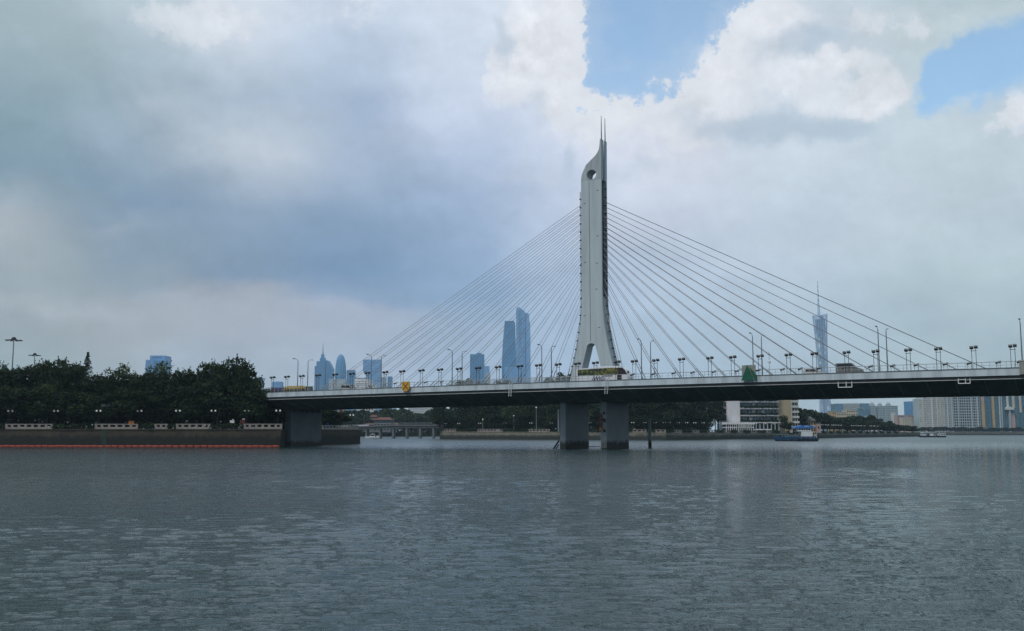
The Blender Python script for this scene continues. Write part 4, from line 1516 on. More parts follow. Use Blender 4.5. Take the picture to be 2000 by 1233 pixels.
# island wood
ISIL = [(860, 782), (1000, 778), (1200, 774), (1405, 772), (1410, 790)]
px = 858.0
while px < 1408:
    p, _, zg = ibank(px, rnd.uniform(8, 12))
    tree(p + Vector((0, 0, zg)), at(px, np.interp(px, [a for a, b in ISIL], [b for a, b in ISIL]) + rnd.uniform(-3, 14), p.y).z - zg, rnd.uniform(13, 17), 'dark' if rnd.random() < .8 else 'green', 'tall dark front tree of the island wood, ' + nth('it', px, ISLE_MARKS), 'trees on the island below the deck')
    px += rnd.uniform(15, 22)
px = 866.0
while px < 1408:
    p, _, zg = ibank(px, rnd.uniform(17, 24))
    tree(p + Vector((0, 0, zg)), at(px, 775 + rnd.uniform(-4, 6), p.y).z - zg, rnd.uniform(14, 18), 'dark', 'dark inner row tree of the island wood, ' + nth('ii', px, ISLE_MARKS), 'inner trees of the island wood')
    px += rnd.uniform(22, 30)
px = 862.0
while px < 1405:
    p, _, zg = ibank(px, rnd.uniform(6, 14))
    tree(p + Vector((0, 0, zg)), rnd.uniform(7, 12), rnd.uniform(12, 15), 'dark', 'low dark bush behind the island promenade, ' + nth('iu', px, ISLE_MARKS), 'bushes behind the island promenade', 'bush', 'bush')
    px += rnd.uniform(12, 18)
RS = [(1552, 800), (1562, 789), (1580, 798), (1600, 796), (1620, 797), (1632, 804), (1645, 809), (1662, 815), (1700, 816), (1725, 812), (1750, 818), (1780, 825), (1806, 833)]
for inl0, dy in ((14, 0), (7, 8), (26, -1)):
    px = 1566.0
    while px < 1808:
        p, _, zg = ibank(px, inl0 + rnd.uniform(-2, 2))
        yt = np.interp(px, [a for a, b in RS], [b for a, b in RS]) + dy + rnd.uniform(-1, 3)
        tree(p + Vector((0, 0, zg)), max(4, at(px, yt, p.y).z - zg), rnd.uniform(11, 15), 'far', 'dark ' + {14: 'middle', 7: 'front', 26: 'back'}[inl0] + ' row tree of the receding wood, ' + nth('rw%d' % inl0, px, ISLE_MARKS), 'trees receding along the right island bank')
        px += rnd.uniform(7, 11) if px > 1650 else rnd.uniform(10, 15)
for px, yt, inl in ((1404, 771, 30), (1413, 770, 38), (1398, 772, 22)):
    p = at(px, 845, 600 + inl)
    p.z = 3.6
    tree(p, at(px, yt, p.y).z - 3.6, 13, 'dark', {1404: 'middle', 1413: 'right', 1398: 'left'}[px] + ' one of three tall dark trees close against the hotel', 'trees against the hotel')
# creek: green trees behind the low bridge
for k in range(36):
    px = 630 + k * 7 + rnd.uniform(-2, 2)
    dist = rnd.uniform(985, 1060)
    yt = np.interp(px, [620, 730, 745, 790, 800, 815, 830, 850, 880], [806, 801, 797, 795, 799, 806, 803, 799, 792]) + rnd.uniform(-2, 4)
    p = at(px, 845, dist)
    tree(Vector((p.x, dist, 4.3)), at(px, yt, dist).z - 4.3, rnd.uniform(13, 17), 'fargreen', 'green tree at the creek head under the bridge, ' + nth('ct', px, CREEK_MARKS), 'trees at the head of the creek')
for k in range(42):
    px = 630 + k * 6 + rnd.uniform(-2, 2)
    p = at(px, 845, 968)
    tree(Vector((p.x, 968, 4.3)), rnd.uniform(9, 15), rnd.uniform(11, 14), 'far', 'low dark tree on the creek shore, ' + nth('cl', px, CREEK_MARKS), 'low trees on the creek shore')
# far right shore
px = 1790.0
while px < 2050:
    dist = rnd.uniform(1590, 1612)
    p = at(px, 845, dist)
    tree(Vector((p.x, dist, 4.3)), at(px, 835.5 + rnd.uniform(-2, 3), dist).z - 4.3, rnd.uniform(11, 15), 'far', 'small dark tree on the far right shore, ' + nth('fs', px, SHORE_MARKS), 'trees lining the far right shore')
    px += rnd.uniform(4.5, 7)

# shrubs in planters on the bridge's far footway
for xa, xb, h, lab in ((880, 936, 4.4, 'left leafy shrub bed on the far footway of the bridge'), (944, 1010, 3.5, 'middle low shrub bed on the far footway of the bridge'), (1063, 1119, 5.0, 'tall leafy shrub bed on the bridge just left of the pylon')):
    xa, xb = bhit(xa, 735, 15.2)[0], bhit(xb, 735, 15.2)[0]
    hedge(bw(xa, 15.2, zt(xa) - .3), -PHI, xb - xa, .9, h, lab, drop=.0, dens=60, leaf=.24, mt_='leaf_green')

# ------------------------------------------------------------------ left bank details
p, q = lbank(-60, -2.6), lbank(552, -2.6)
t = empty('floating_boom', (p.x, p.y, .12), LANG, 'long orange floating boom lying on the water along the left quay', 'boom')
L_ = (q - p).length
n = 48
me = MB().lathe([(.2, 0), (.36, .06), (.38, L_ / n * .5), (.36, L_ / n - .07), (.2, L_ / n - .01)], 8).mesh('float', M['boom'], True)
for i in range(n):
    o = link('float', me, t, (i * L_ / n, 1.0 * math.sin(i * .21) + .4 * math.sin(i * .55), .04 * math.sin(i * 2.3)))
    o.rotation_euler = (0, R(90), 0)
for px, lab in ((203, 'left one of two green iron ladders on the quay wall'), (207.5, 'right one of two green iron ladders on the quay wall')):
    p = lbank(px, -.22)
    t = empty('quay_ladder', p, LANG, lab, 'ladder')
    b = MB()
    for s_ in (-.22, .22):
        b.tube((s_, 0, .3), (s_ - .15, 0, 4.7), .045, n=4)
    b.build('stringer', M['teal_steel'], t)
    b = MB()
    for i in range(13):
        b.tube((-.22, 0, .6 + i * .32), (.22, 0, .6 + i * .32), .03, n=4)
    b.build('rung', M['teal_steel'], t)
p = lbank(251, 1.6)
t = empty('crate', p + Vector((0, 0, ZL)), LANG + .3, 'orange crate behind the balustrade on the left promenade', 'crate')
MB().box(-.7, .7, -.6, .6, .9, 2.0).build('box', M['orange_box'], t)
MB().box(-.76, .76, -.66, .66, 2.002, 2.12).build('lid', M['orange_box'], t)
MB().box(-.6, .6, -.5, .5, 0, .898).build('stand', M['rust'], t)
p = lbank(193, 4)
t = empty('shade_lamp', p + Vector((0, 0, ZL)), LANG, 'lamp with two pale leaf shaped shades on a green post', 'lamp')
MB().tube((0, 0, 0), (0, 0, 6.4), .07, .06, 6).build('post', M['teal_steel'], t)
for s_ in (-1, 1):
    b = MB().prism([(0, 6.2), (s_ * .5, 6.75), (s_ * 1.4, 7.0 if s_ > 0 else 6.6), (s_ * 1.75, 6.7 if s_ > 0 else 6.2), (s_ * 1.1, 6.35 if s_ > 0 else 5.9), (s_ * .4, 6.1)], -.22, .22)
    b.build('shade', M['lamp_glass'], t)
p = lbank(457, 3)
t = empty('notice_board', p + Vector((0, 0, ZL)), LANG, 'white and red notice boards behind the dark hedge on the left promenade', 'notice board')
MB().box(-2.2, -1.0, -.05, .05, 1.6, 2.3).build('panel', M['white_paint'], t)
MB().box(.6, 1.9, -.05, .05, 1.5, 2.4).build('panel', M['sign_red'], t)
MB().box(1.2, 1.9, -.06, .04, 2.5, 2.8).build('panel', M['white_paint'], t)
for xx in (-1.6, 1.2):
    MB().tube((xx, .1, 0), (xx, .1, 2.4), .05, n=5).build('post', M['black_metal'], t)
for px, yt, dist, w_, lab in ((16.5, 659, 352, 4.7, 'nearer and taller high mast light at the left picture edge'), (59.5, 690, 470, 4.6, 'smaller high mast light beside the conifer')):
    p = at(px, 845, dist)
    H_ = at(px, yt, dist).z - ZL
    t = empty('high_mast_light', (p.x, dist, ZL), 0, lab, 'mast light')
    MB().tube((0, 0, 0), (0, 0, H_ - .6), .38, .16, 8).build('pole', M['grey_metal'], t)
    MB().lathe([(.3, -.5), (.9, -.25), (.8, .1), (.45, .5), (.1, .6)], 10, (0, 0, H_ - .5)).build('crown', M['black_metal'], t)
    for k in range(8):
        a = 2 * math.pi * k / 8
        o = MB().tube((0, 0, H_ - .9), (w_ / 2 * math.cos(a), w_ / 2 * math.sin(a), H_ - 1.0), .06, n=4).build('arm', M['grey_metal'], t)
        MB().cbox((w_ / 2 * math.cos(a), w_ / 2 * math.sin(a), H_ - 1.1), (.95, .7, .28)).build('lamp_head', M['black_metal'], o)

# low road bridge over the creek
DL = 660
xa, xb = at(636, 845, DL).x, at(872, 845, DL).x
t = empty('low_road_bridge', (xa, DL, 0), 0, 'low dark road bridge crossing the creek mouth under the main bridge', 'bridge')
L_ = xb - xa
zf = lambda x: 7.0 + 2.0 * min(1, x / (L_ * .55))
XL = [L_ * i / 14 for i in range(15)]
MB().sweep([(0, 0), (12, 0), (12, -.9), (0, -.9)], XL, zf).build('deck', M['girder'], t)
MB().sweep([(.8, -.902), (11.2, -.902), (11.2, -2.4), (.8, -2.4)], XL, zf).build('girder', M['girder'], t)
MB().sweep([(-.05, .85), (.05, .85), (.05, 1.05), (-.05, 1.05)], XL, zf).build('railing', M['rail'], t)
MB().sweep([(-.06, .05), (.06, .05), (.06, .55), (-.06, .55)], XL[:6], zf).build('white_parapet', M['white_rail'], t)
for i in range(1, 9):
    x = L_ * i / 9
    MB().box(x - .6, x + .6, 1, 11, -1, zf(x) - 2.4).build('pier', M['girder'], t)
for i, px in enumerate((711, 769, 791, 812)):
    xx = at(px, 845, DL + 3).x
    o = empty('road_lamp', (xx, DL + 3, 8.6), 0, ('leftmost', 'second', 'third', 'rightmost')[i] + ' thin road lamp on the low creek bridge', 'street lamp', 'road lamps on the low creek bridge')
    MB().tube((0, 0, 0), (0, 0, 7.2), .1, .06, 5).build('pole', M['grey_metal'], o)
    MB().path([(0, 0, 7.2), (-1.3, 0, 7.5)], .05, 4).build('arm', M['grey_metal'], o)
    MB().cbox((-1.5, 0, 7.5), (.7, .3, .15)).build('lamp_head', M['rail'], o)
for px, yt, lab in ((937, 820, 'thin white lamp post with round head on the island promenade'), (998, 813, 'tall pale lamp post left of the pylon piers on the island'), (1042, 797, 'tallest pale lamp post among the island trees left of the piers')):
    p, _, zg = ibank(px, 3)
    H_ = at(px, yt, p.y).z - zg
    o = empty('park_lamp', p + Vector((0, 0, zg)), 0, lab, 'lamp')
    MB().tube((0, 0, 0), (0, 0, H_), .13, .09, 6).build('post', M['rail'], o)
    MB().sphere((0, 0, H_ + .2), .4).build('lamp_head', M['globe'], o)
# pavilion with red tiled roofs
p = at(746, 845, 940)
t = empty('pavilion', (p.x, 940, 4.0), 0, 'pavilion with tiered red tiled roofs behind the low creek bridge', 'pavilion')
MB().box(-8, 8, 0, 12, 0, 11.5).build('hall', M['girder'], t)
MB().box(-15.5, -8.002, 2, 11, 0, 7.0).build('wing', M['girder'], t)
MB().box(8.002, 13, 2, 11, 0, 7.0).build('wing', M['girder'], t)
for x0, x1, z, y0, y1, h in ((-10, 10, 11.502, -2, 14, 2.6), (-17, -7.5, 7.002, 0, 13, 1.6), (7.5, 15, 7.002, 0, 13, 1.6), (-12, -5, 14.4, 2, 9, 2.0)):
    mx_ = (x0 + x1) / 2
    b = MB()
    b.v += [(x0, y0, z), (x1, y0, z), (x1, y1, z), (x0, y1, z), (x0 + (x1 - x0) * .2, (y0 + y1) / 2, z + h), (x1 - (x1 - x0) * .2, (y0 + y1) / 2, z + h)]
    b.f += [(0, 1, 5, 4), (1, 2, 5), (2, 3, 4, 5), (3, 0, 4), (3, 2, 1, 0)]
    b.build('roof', M['red_tile'], t)
MB().box(-11.5, -5.5, 3, 8, 12.0, 14.398).build('turret', M['girder'], t)
for i in range(5):
    MB().box(-7 + i * 3, -5.4 + i * 3, -.06, -.002, 2, 8).build('window', M['glass_dark'], t)

# ------------------------------------------------------------------ riverside hotel on the island
HD = 628.0


def hx(px, d=HD):
    return at(px, 845, d).x


def hz(y, d=HD):
    return at(1480, y, d).z


t = empty('riverside_hotel', (hx(1412), HD, 3.6), 0, 'white and beige riverside hotel with planted balconies beyond the bridge', 'hotel')


def lx(px):
    return hx(px) - hx(1412)


def lz(y):
    return hz(y) - 3.6


ZT = 27.0
MB().box(lx(1420), lx(1446.5), 0, 16, lz(826), ZT).build('blank_wall', M['white_wall'], t)
MB().box(lx(1446.8), lx(1521), 2.2, 16, 0, ZT).build('core', M['glass_dark'], t)
MB().box(lx(1410.5), lx(1419.8), .8, 16, 0, ZT).build('bay_core', M['glass_dark'], t)
fl_y = [759, 772, 785.4, 798.6, 812.2, 826]
for k, y in enumerate(fl_y):
    z = lz(y)
    MB().box(lx(1446.9), lx(1523 if k < 5 else 1528), -.5 if k < 5 else -2.0, 2.19, z - .22, z + .22).build('balcony_slab', M['white_wall'], t)
    MB().box(lx(1446.9), lx(1522), -.42, -.3, z + .222, z + 1.1).build('parapet', M['conc_grey'], t)
    MB().box(lx(1409.5), lx(1419.9), -.3, .79, z - .2, z + 1.3).build('bay_parapet', M['conc_pink'], t)
    hm = link('planting', hedge_mesh(lx(1522) - lx(1447) - .4, .45, 1.0, 60 + k, drop=.5, dens=14, leaf=.36), t, (lx(1447), -.5, z + 1.0))
    if k > 0:
        for i in range(13):
            xx = lx(1447.5) + i * (lx(1520.5) - lx(1447.5)) / 12
            MB().box(xx - .12, xx + .12, 1.9, 2.198, z + .222, z + 4.0).build('mullion', M['conc_grey'], t)
        for i in range(12):
            xx = lx(1447.5) + i * (lx(1520.5) - lx(1447.5)) / 12
            if rnd.random() < .55:
                MB().box(xx + .25, xx + 1.6, 2.05, 2.15, z + .24, z + 3.7).build('curtain', M['conc_teal'] if rnd.random() < .7 else M['conc_pale'], t)
    MB().box(lx(1412.5), lx(1416), .6, .79, z + 1.4, z + 3.6).build('window', M['conc_pale'], t)
    MB().box(lx(1417), lx(1419), .6, .79, z + 1.4, z + 3.6).build('window', M['glass_dark'], t)
# beige end block
MB().box(lx(1521.3), lx(1550.5), 4, 24, 0, ZT + 1.2).build('end_wall', M['beige_wall'], t)
MB().box(lx(1550.8), lx(1565), 5.0, 24, 0, ZT + 1.0).build('stair_core', M['glass_dark'], t)
for k in range(8):
    z = lz(837) + k * 3.25
    MB().box(lx(1550.9), lx(1566), 4.2, 4.99, z, z + 1.35).build('balcony', M['conc_pale'], t)
    for i in range(3):
        xx = lx(1553) + i * 1.5
        MB().box(xx, xx + .2, 4.6, 4.99, z + 1.352, z + 3.2).build('mullion', M['conc_cream'], t)
MB().box(lx(1549.8), lx(1551.2), 3.6, 3.99, 0, ZT + 1.2).build('corner_pier', M['conc_pale'], t)
# two storey front terrace
MB().box(lx(1405), lx(1466), -9, -.6, 0, lz(826.5)).build('terrace_core', M['glass_dark'], t)
MB().box(lx(1404), lx(1467), -10, -.55, lz(829.6), lz(825.5)).build('terrace_parapet', M['white_wall'], t)
MB().box(lx(1405), lx(1466), -9.6, -9.01, lz(836.2), lz(834.6)).build('terrace_slab', M['white_wall'], t)
for i in range(14):
    xx = lx(1412 + i * 4.0)
    MB().box(xx, xx + .42, -9.4, -9.01, 0, lz(829.7)).build('column', M['white_wall'], t)
for i in range(7):
    xx = lx(1431 + i * 4.6)
    MB().box(xx, xx + .8, -9.9, -9.65, lz(834), lz(830)).build('baluster_panel', M['conc_pale'], t)
MB().box(lx(1466.5), lx(1497), -11, -8, lz(840.5), lz(838.2)).build('white_awning', M['white_wall'], t)
for i in range(8):
    xx = lx(1468 + i * 7.4)
    MB().box(xx, xx + .5, -1.6, -1.1, 0, lz(826) - .23).build('column', M['conc_grey'], t)
for px, h, lab in ((1532, 10.5, 'left tall tree before the beige hotel wall'), (1541, 6.5, 'right low tree before the beige hotel wall')):
    tree(Vector((hx(px, 616), 616, 3.6)), h, 6.5, 'dark', lab)
# small tiled house beside it
HD2 = 668.0
t = empty('tiled_house', (hx(1566, HD2), HD2, 3.6), 0, 'ochre house with grey hipped roof right of the beige hotel block', 'house')
w_ = hx(1593, HD2) - hx(1566, HD2)
MB().box(0, w_, 0, 12, 0, 8.0).build('wall', M['conc_orange'], t)
b = MB()
b.v += [(-.8, -1, 8.002), (w_ + .8, -1, 8.002), (w_ + .8, 13, 8.002), (-.8, 13, 8.002), (w_ * .15, 6, 12.6), (w_ * .55, 6, 12.6)]
b.f += [(0, 1, 5, 4), (1, 2, 5), (2, 3, 4, 5), (3, 0, 4), (3, 2, 1, 0)]
b.build('roof', M['grey_tile'], t)
MB().box(-.1, w_ + .1, -.3, -.002, 4.2, 5.0).build('cornice', M['conc_pale'], t)
for i in range(6):
    for z in (1.2, 5.4):
        MB().box(.6 + i * 1.5, 1.4 + i * 1.5, -.06, -.002, z, z + 1.9).build('window', M['glass_dark'], t)
t = empty('annex_house', (hx(1593.5, HD2), HD2 - 2, 3.6), 0, 'small pale gatehouse right of the ochre house', 'house')
MB().box(0, 2.8, 0, 8, 0, 6.2).build('wall', M['conc_pink'], t)
MB().box(-.3, 3.1, -.3, 8.3, 6.202, 6.6).build('roof', M['grey_tile'], t)
MB().box(.9, 1.8, -.06, -.002, 2.6, 4.4).build('window', M['glass_dark'], t)


# ------------------------------------------------------------------ distant city
def bld(name, label, px0, px1, dist, depth=30.0, base=4.3, cat='building', group=None):
    x0, x1 = at(px0, 845, dist).x, at(px1, 845, dist).x
    t = empty(name, (x0, dist, base), 0, label, cat, group)
    t['w'] = x1 - x0
    return t, x1 - x0, (lambda y: at((px0 + px1) / 2, y, dist).z - base), (lambda px: at(px, 845, dist).x - x0)


def facade(t, x0, x1, y0, z0, z1, nv, dz, m_, th=.5, name='mullion_grid', slab=None):
    """vertical fins and floor bands standing proud of a glazed block, joined per block: too fine to pick apart"""
    b = MB()
    for i in range(nv + 1):
        x = x0 + (x1 - x0) * i / nv
        b.box(x - th * .5, x + th * .5, y0 - th, y0 - .003, z0, z1)
    z = z0 + dz
    while z < z1:
        b.box(x0, x1, y0 - th * .7, y0 - .004, z - (slab or th * .6) / 2, z + (slab or th * .6) / 2)
        z += dz
    return tag(b.build(name, m_, t, fix=False), kind='stuff')


def glass_block(t, x0, x1, z0, z1, d0, d1, m_='glass_blue', nv=6, dz=14.0, mm='mullion', th=.9):
    o = MB().box(x0, x1, d0, d1, z0, z1).build('glazed_block', M[m_], t)
    facade(t, x0, x1, d0, z0, z1, nv, dz, M[mm], th)
    return o


# pale blue stepped tower behind the left wood
t, w_, zy, xp = bld('office_tower', 'pale blue office tower with stepped top behind the left wood', 279, 323, 2500)
glass_block(t, xp(279), xp(289), 0, zy(703), 0, 40, 'glass_pale', 3, 8)
glass_block(t, xp(289.05), xp(317.5), 0, zy(695), -6, 42, 'glass_pale', 6, 8)
glass_block(t, xp(300), xp(322.7), 0, zy(705.5), -20, -6.1, 'glass_blue', 5, 8)
MB().box(xp(294), xp(311), -6.6, -6.002, zy(701), zy(696.5)).build('roof_sign_band', M['glass_blue'], t)
# spired tower
t, w_, zy, xp = bld('spired_tower', 'blue skyscraper with stacked crown and needle spire', 612, 646, 4150)
glass_block(t, xp(612), xp(616), 0, zy(715), 0, 60, 'glass_blue', 2, 16)
glass_block(t, xp(616.05), xp(632), 0, zy(706), -8, 62, 'glass_blue', 5, 16)
b = MB().prism([(xp(632.1), 0), (xp(645.5), 0), (xp(645.5), zy(720)), (xp(642), zy(713)), (xp(637), zy(704)), (xp(632.1), zy(704))], -2, 60)
b.build('slanted_wing', M['glass_blue'], t)
facade(t, xp(632.1), xp(637), -2, 0, zy(705), 3, 16, M['mullion'], .9)
cx_ = xp(625.6)
for r0, ya, yb in ((11.0, 706.2, 699), (6.4, 699.05, 692)):
    MB().box(cx_ - r0, cx_ + r0, 12, 12 + 2 * r0, zy(ya), zy(yb)).build('crown_block', M['glass_blue'], t)
MB().lathe([(3.6, zy(692)), (2.2, zy(688)), (1.3, zy(680)), (.35, zy(668))], 8, (cx_, 20, 0)).build('spire', M['tower_blue'], t)
# bullet tower
t, w_, zy, xp = bld('bullet_tower', 'blue bullet shaped glass tower right of the spired skyscraper', 650, 672, 4050)
prof = [(w_ * .5 * f_, zy(y)) for y, f_ in ((843, 1.0), (760, 1.0), (735, 1.0), (722, .97), (712, .90), (703, .76), (697, .58), (693.5, .38), (691.5, .1))]
MB().lathe(prof, 20, (w_ / 2, 25, 0), 1, .9).build('glazed_shell', M['glass_blue'], t, smooth=True)
b = MB()
for i in range(7):
    a = R(-165 + i * 25)
    for (r0, z0), (r1, z1) in zip(prof, prof[1:]):
        b.tube((w_ / 2 + r0 * math.cos(a), 25 + r0 * .9 * math.sin(a), z0), (w_ / 2 + r1 * math.cos(a), 25 + r1 * .9 * math.sin(a), z1), .8, n=4, caps=False)
tag(b.build('glazing_rib', M['mullion'], t), kind='stuff')
t, w_, zy, xp = bld('office_block', 'lower blue block at the foot of the bullet tower', 675, 689.5, 3900)
glass_block(t, 0, w_, 0, zy(723), 0, 40, 'glass_blue', 4, 12)
t, w_, zy, xp = bld('overhang_block', 'square blue office block with an undercut left side', 707, 740, 3300)
glass_block(t, xp(714), xp(740), 0, zy(702.5), 0, 45, 'glass_pale', 6, 10)
MB().box(xp(707), xp(713.95), 0, 45, zy(726), zy(702.5)).build('overhang', M['glass_pale'], t)
facade(t, xp(707), xp(713.9), 0, zy(726), zy(702.5), 2, 10, M['mullion'], .8)
for px0, px1, y, d, m_, lab in ((744, 751, 737, 3600, 'conc_grey', 'small grey block between the undercut block and a lamp'), (755.5, 763.5, 735.5, 3700, 'glass_blue', 'small dark blue block right of the undercut block'),
                                (690, 714, 738, 3000, 'conc_pale', 'low pale building with banded front behind the box truck'), (494, 505, 738, 2600, 'conc_teal', 'teal block just above the left end of the bridge'),
                                (529, 546, 745.5, 2600, 'glass_pale', 'low blue block behind the tail of the city bus'), (946, 955.5, 715, 3900, 'glass_pale', 'slim pale blue block right of the flat crowned tower'),
                                (640, 672, 741, 2800, 'conc_pale', 'low pale building at the foot of the spired skyscraper'), (948, 957, 729, 3000, 'conc_pale', 'low white block right of the flat crowned tower'),
                                (985, 1010, 717, 3000, 'glass_pale', 'low pale glass block before the twin supertall towers')):
    t, w_, zy, xp = bld('office_block', lab, px0, px1, d)
    glass_block(t, 0, w_, 0, zy(y), 0, 30, m_, max(2, int((px1 - px0) / 4)), 9, th=.8)
t, w_, zy, xp = bld('flat_crowned_tower', 'blue tower with flat crown and roof drum left of the supertall pair', 917.5, 945, 3600)
glass_block(t, 0, w_, 0, zy(692), 0, 45, 'glass_blue', 6, 12)
MB().lathe([(9, zy(692)), (9, zy(689.5)), (5, zy(688.5))], 14, (w_ * .6, 20, 0)).build('roof_drum', M['glass_blue'], t)
# supertall pair
t, w_, zy, xp = bld('supertall_tower', 'shorter darker blue supertall tower with bowed sides', 980, 1008, 4000)
ys = [738, 715, 690, 670, 650, 628]
pl_ = [980, 980, 980.8, 982, 983.5, 985.5]
out = [(xp(a), zy(y)) for a, y in zip(pl_, ys)]
out = [(xp(980.5), 0)] + out + [(xp(1006), zy(629.5)), (xp(1007), zy(655)), (xp(1008), zy(690)), (xp(1008), 0)]
MB().prism(out, 0, 50).build('glazed_shell', M['glass_blue'], t)
MB().box(xp(985.8), xp(1004), 10, 40, zy(628), zy(626.5)).build('roof_plant', M['tower_blue'], t)
facade(t, xp(985.6), xp(1005.5), 0, 0, zy(631), 7, 16, M['glass_pale'], .8)
t, w_, zy, xp = bld('supertall_tower', 'taller paler supertall tower with slanted cut top', 1008.3, 1037, 4250)
MB().prism([(xp(1008.3), 0), (xp(1008.3), zy(604)), (xp(1010), zy(600)), (xp(1015), zy(600.5)), (xp(1026), zy(609.5)), (xp(1026), 0)], 0, 50).build('glazed_shell', M['glass_pale'], t)
MB().prism([(xp(1026.05), 0), (xp(1026.05), zy(610.5)), (xp(1034), zy(613)), (xp(1034.5), zy(626)), (xp(1036), zy(632)), (xp(1036.5), zy(660)), (xp(1037), 0)], 4, 54).build('glazed_wing', M['glass_pale'], t)
MB().box(xp(1014.8), xp(1016.2), -1.5, -.003, zy(678), zy(612)).build('service_slot', M['tower_blue'], t)
facade(t, xp(1008.6), xp(1025.8), 0, 0, zy(604), 5, 20, M['glass_blue'], .7)

# lattice television tower
TD = 3940.0
tp = at(1615, 845, TD)
t = empty('lattice_television_tower', (tp.x, TD, 4.3), 0, 'tall twisted lattice television tower with a long mast, seen through the stay cables', 'television tower')
k_ = TD / FPX
zt0, zt1 = 0.0, at(1609, 615, TD).z - 4.3
ra, rb = 13.2 * k_, 14.2 * k_
top_off = -5.6 * k_
tw = R(96)
N_ = 24


def cpos(i, f_):
    a = 2 * math.pi * i / N_
    b0 = Vector((ra * math.cos(a), ra * .8 * math.sin(a), zt0))
    a2 = a + tw
    b1 = Vector((top_off + rb * math.cos(a2), rb * .75 * math.sin(a2), zt1 + .12 * rb * math.cos(a2)))
    return b0.lerp(b1, f_)


for i in range(N_):
    MB().tube(cpos(i, 0), cpos(i, 1), 1.5, 1.2, 6).build('lattice_column', M['tower_white'], t)
b = MB()
for j in range(1, 26):
    f_ = j / 26
    pts = [cpos(i, f_) for i in range(N_)] + [cpos(0, f_)]
    b.path(pts, .5, 4)
tag(b.build('lattice_ring', M['tower_white'], t, fix=False), kind='stuff')
MB().lathe([(7, 0), (7, zt1 * .5), (7, zt1 - 3)], 14, (top_off * .45, 0, 0), 1, .9).build('core', M['tower_blue'], t)
for fa, fb in ((.02, .10), (.26, .31), (.60, .66), (.80, .96)):
    b = MB()
    q = 16
    for f_ in (fa, fb):
        c_ = top_off * f_
        rr_ = min((cpos(i, f_) - Vector((c_, 0, cpos(i, f_).z))).length for i in range(N_)) * .93
        for i in range(q):
            a = 2 * math.pi * i / q
            b.v.append((c_ + rr_ * math.cos(a), rr_ * .85 * math.sin(a), zt1 * f_))
    b.f += [(i, (i + 1) % q, q + (i + 1) % q, q + i) for i in range(q)] + [tuple(range(q - 1, -1, -1)), tuple(range(q, 2 * q))]
    b.build('floor_block', M['glass_blue'], t)
za = at(1608, 549, TD).z - 4.3
xa_ = at(1607.5, 845, TD).x - tp.x
MB().lathe([(7.5, zt1 - 6), (5.0, zt1 + 18), (3.6, zt1 + 52), (2.4, zt1 + 54)], 8, (xa_, 0, 0)).build('mast', M['tower_white'], t)
zz = zt1 + 54
for i in range(9):
    z2 = zz + (za - zt1 - 54) / 9
    MB().tube((xa_, 0, zz), (xa_, 0, z2), 2.3 - i * .15, 2.2 - i * .15, 6).build('mast_section', M['tower_white'] if i % 2 else M['tower_blue'], t)
    zz = z2

# middle distance right: blocks under the deck
t, w_, zy, xp = bld('stadium_hall', 'teal hall front left of the striped hall under the deck', 1635, 1649.5, 2300)
glass_block(t, 0, w_, 0, zy(788.5), 0, 40, 'conc_teal', 4, 8, th=.6)
t, w_, zy, xp = bld('striped_hall', 'long hall with thin white vertical stripes under the deck', 1649.8, 1686, 2320)
MB().box(0, w_, 0, 40, 0, zy(788.5)).build('block', M['conc_teal'], t)
for i in range(18):
    MB().box(w_ * i / 18 + .2, w_ * i / 18 + 1.2, -1.6, -.003, 0, zy(787.6) - .02).build('fin', M['conc_pale'], t)
t, w_, zy, xp = bld('teal_hall', 'plain teal block right of the striped hall', 1686.4, 1700, 2300)
glass_block(t, 0, w_, 0, zy(788), 0, 40, 'conc_teal', 3, 9, th=.5)
t, w_, zy, xp = bld('arched_hall', 'low hall with curved roof before the teal block', 1675, 1692, 1900)
MB().prism([(0, 0), (w_, 0), (w_, zy(806)), (w_ * .75, zy(800.5)), (w_ * .45, zy(797.5)), (w_ * .2, zy(797)), (0, zy(800))], 0, 40).build('block', M['conc_teal'], t)
MB().prism([(w_ * .4, zy(797.4)), (w_ * .8, zy(801)), (w_ * .8, zy(800)), (w_ * .4, zy(796.6))], -2, 40).build('roof_edge', M['conc_pale'], t)
for k, (px0, px1, y, yd, lab) in enumerate(((1703, 1713, 793, 784, 'leftmost domed apartment tower right of the teal block'), (1716, 1731, 794, 785.5, 'middle domed apartment tower of the riverside cluster'), (1732, 1755, 793, 785, 'widest domed apartment tower at the right of the cluster'))):
    t, w_, zy, xp = bld('domed_tower', lab, px0, px1, 1900)
    MB().box(0, w_, 0, 25, 0, zy(y)).build('block', M['conc_teal'], t)
    n_ = max(3, int((px1 - px0) / 2.6))
    facade(t, 0, w_, 0, 0, zy(y), n_, 3.3, M['conc_grey'], .8, 'balcony_grid', 1.2)
    cx_ = w_ * (.5 if k < 2 else .35)
    MB().box(cx_ - 4, cx_ + 4, 4, 12, zy(y) + .002, zy(y - 3)).build('drum', M['conc_grey'], t)
    MB().lathe([(3.8, 0), (3.4, 2.2), (2.0, 4.2), (.5, 5.4), (.2, zy(yd) - zy(y - 3))], 10, (cx_, 8, zy(y - 3) + .002)).build('dome', M['conc_grey'], t, smooth=True)
    if k == 2:
        MB().box(w_ * .4, w_ * .75, -3, -1.0, 0, zy(806)).build('porch_wall', M['conc_pale'], t)
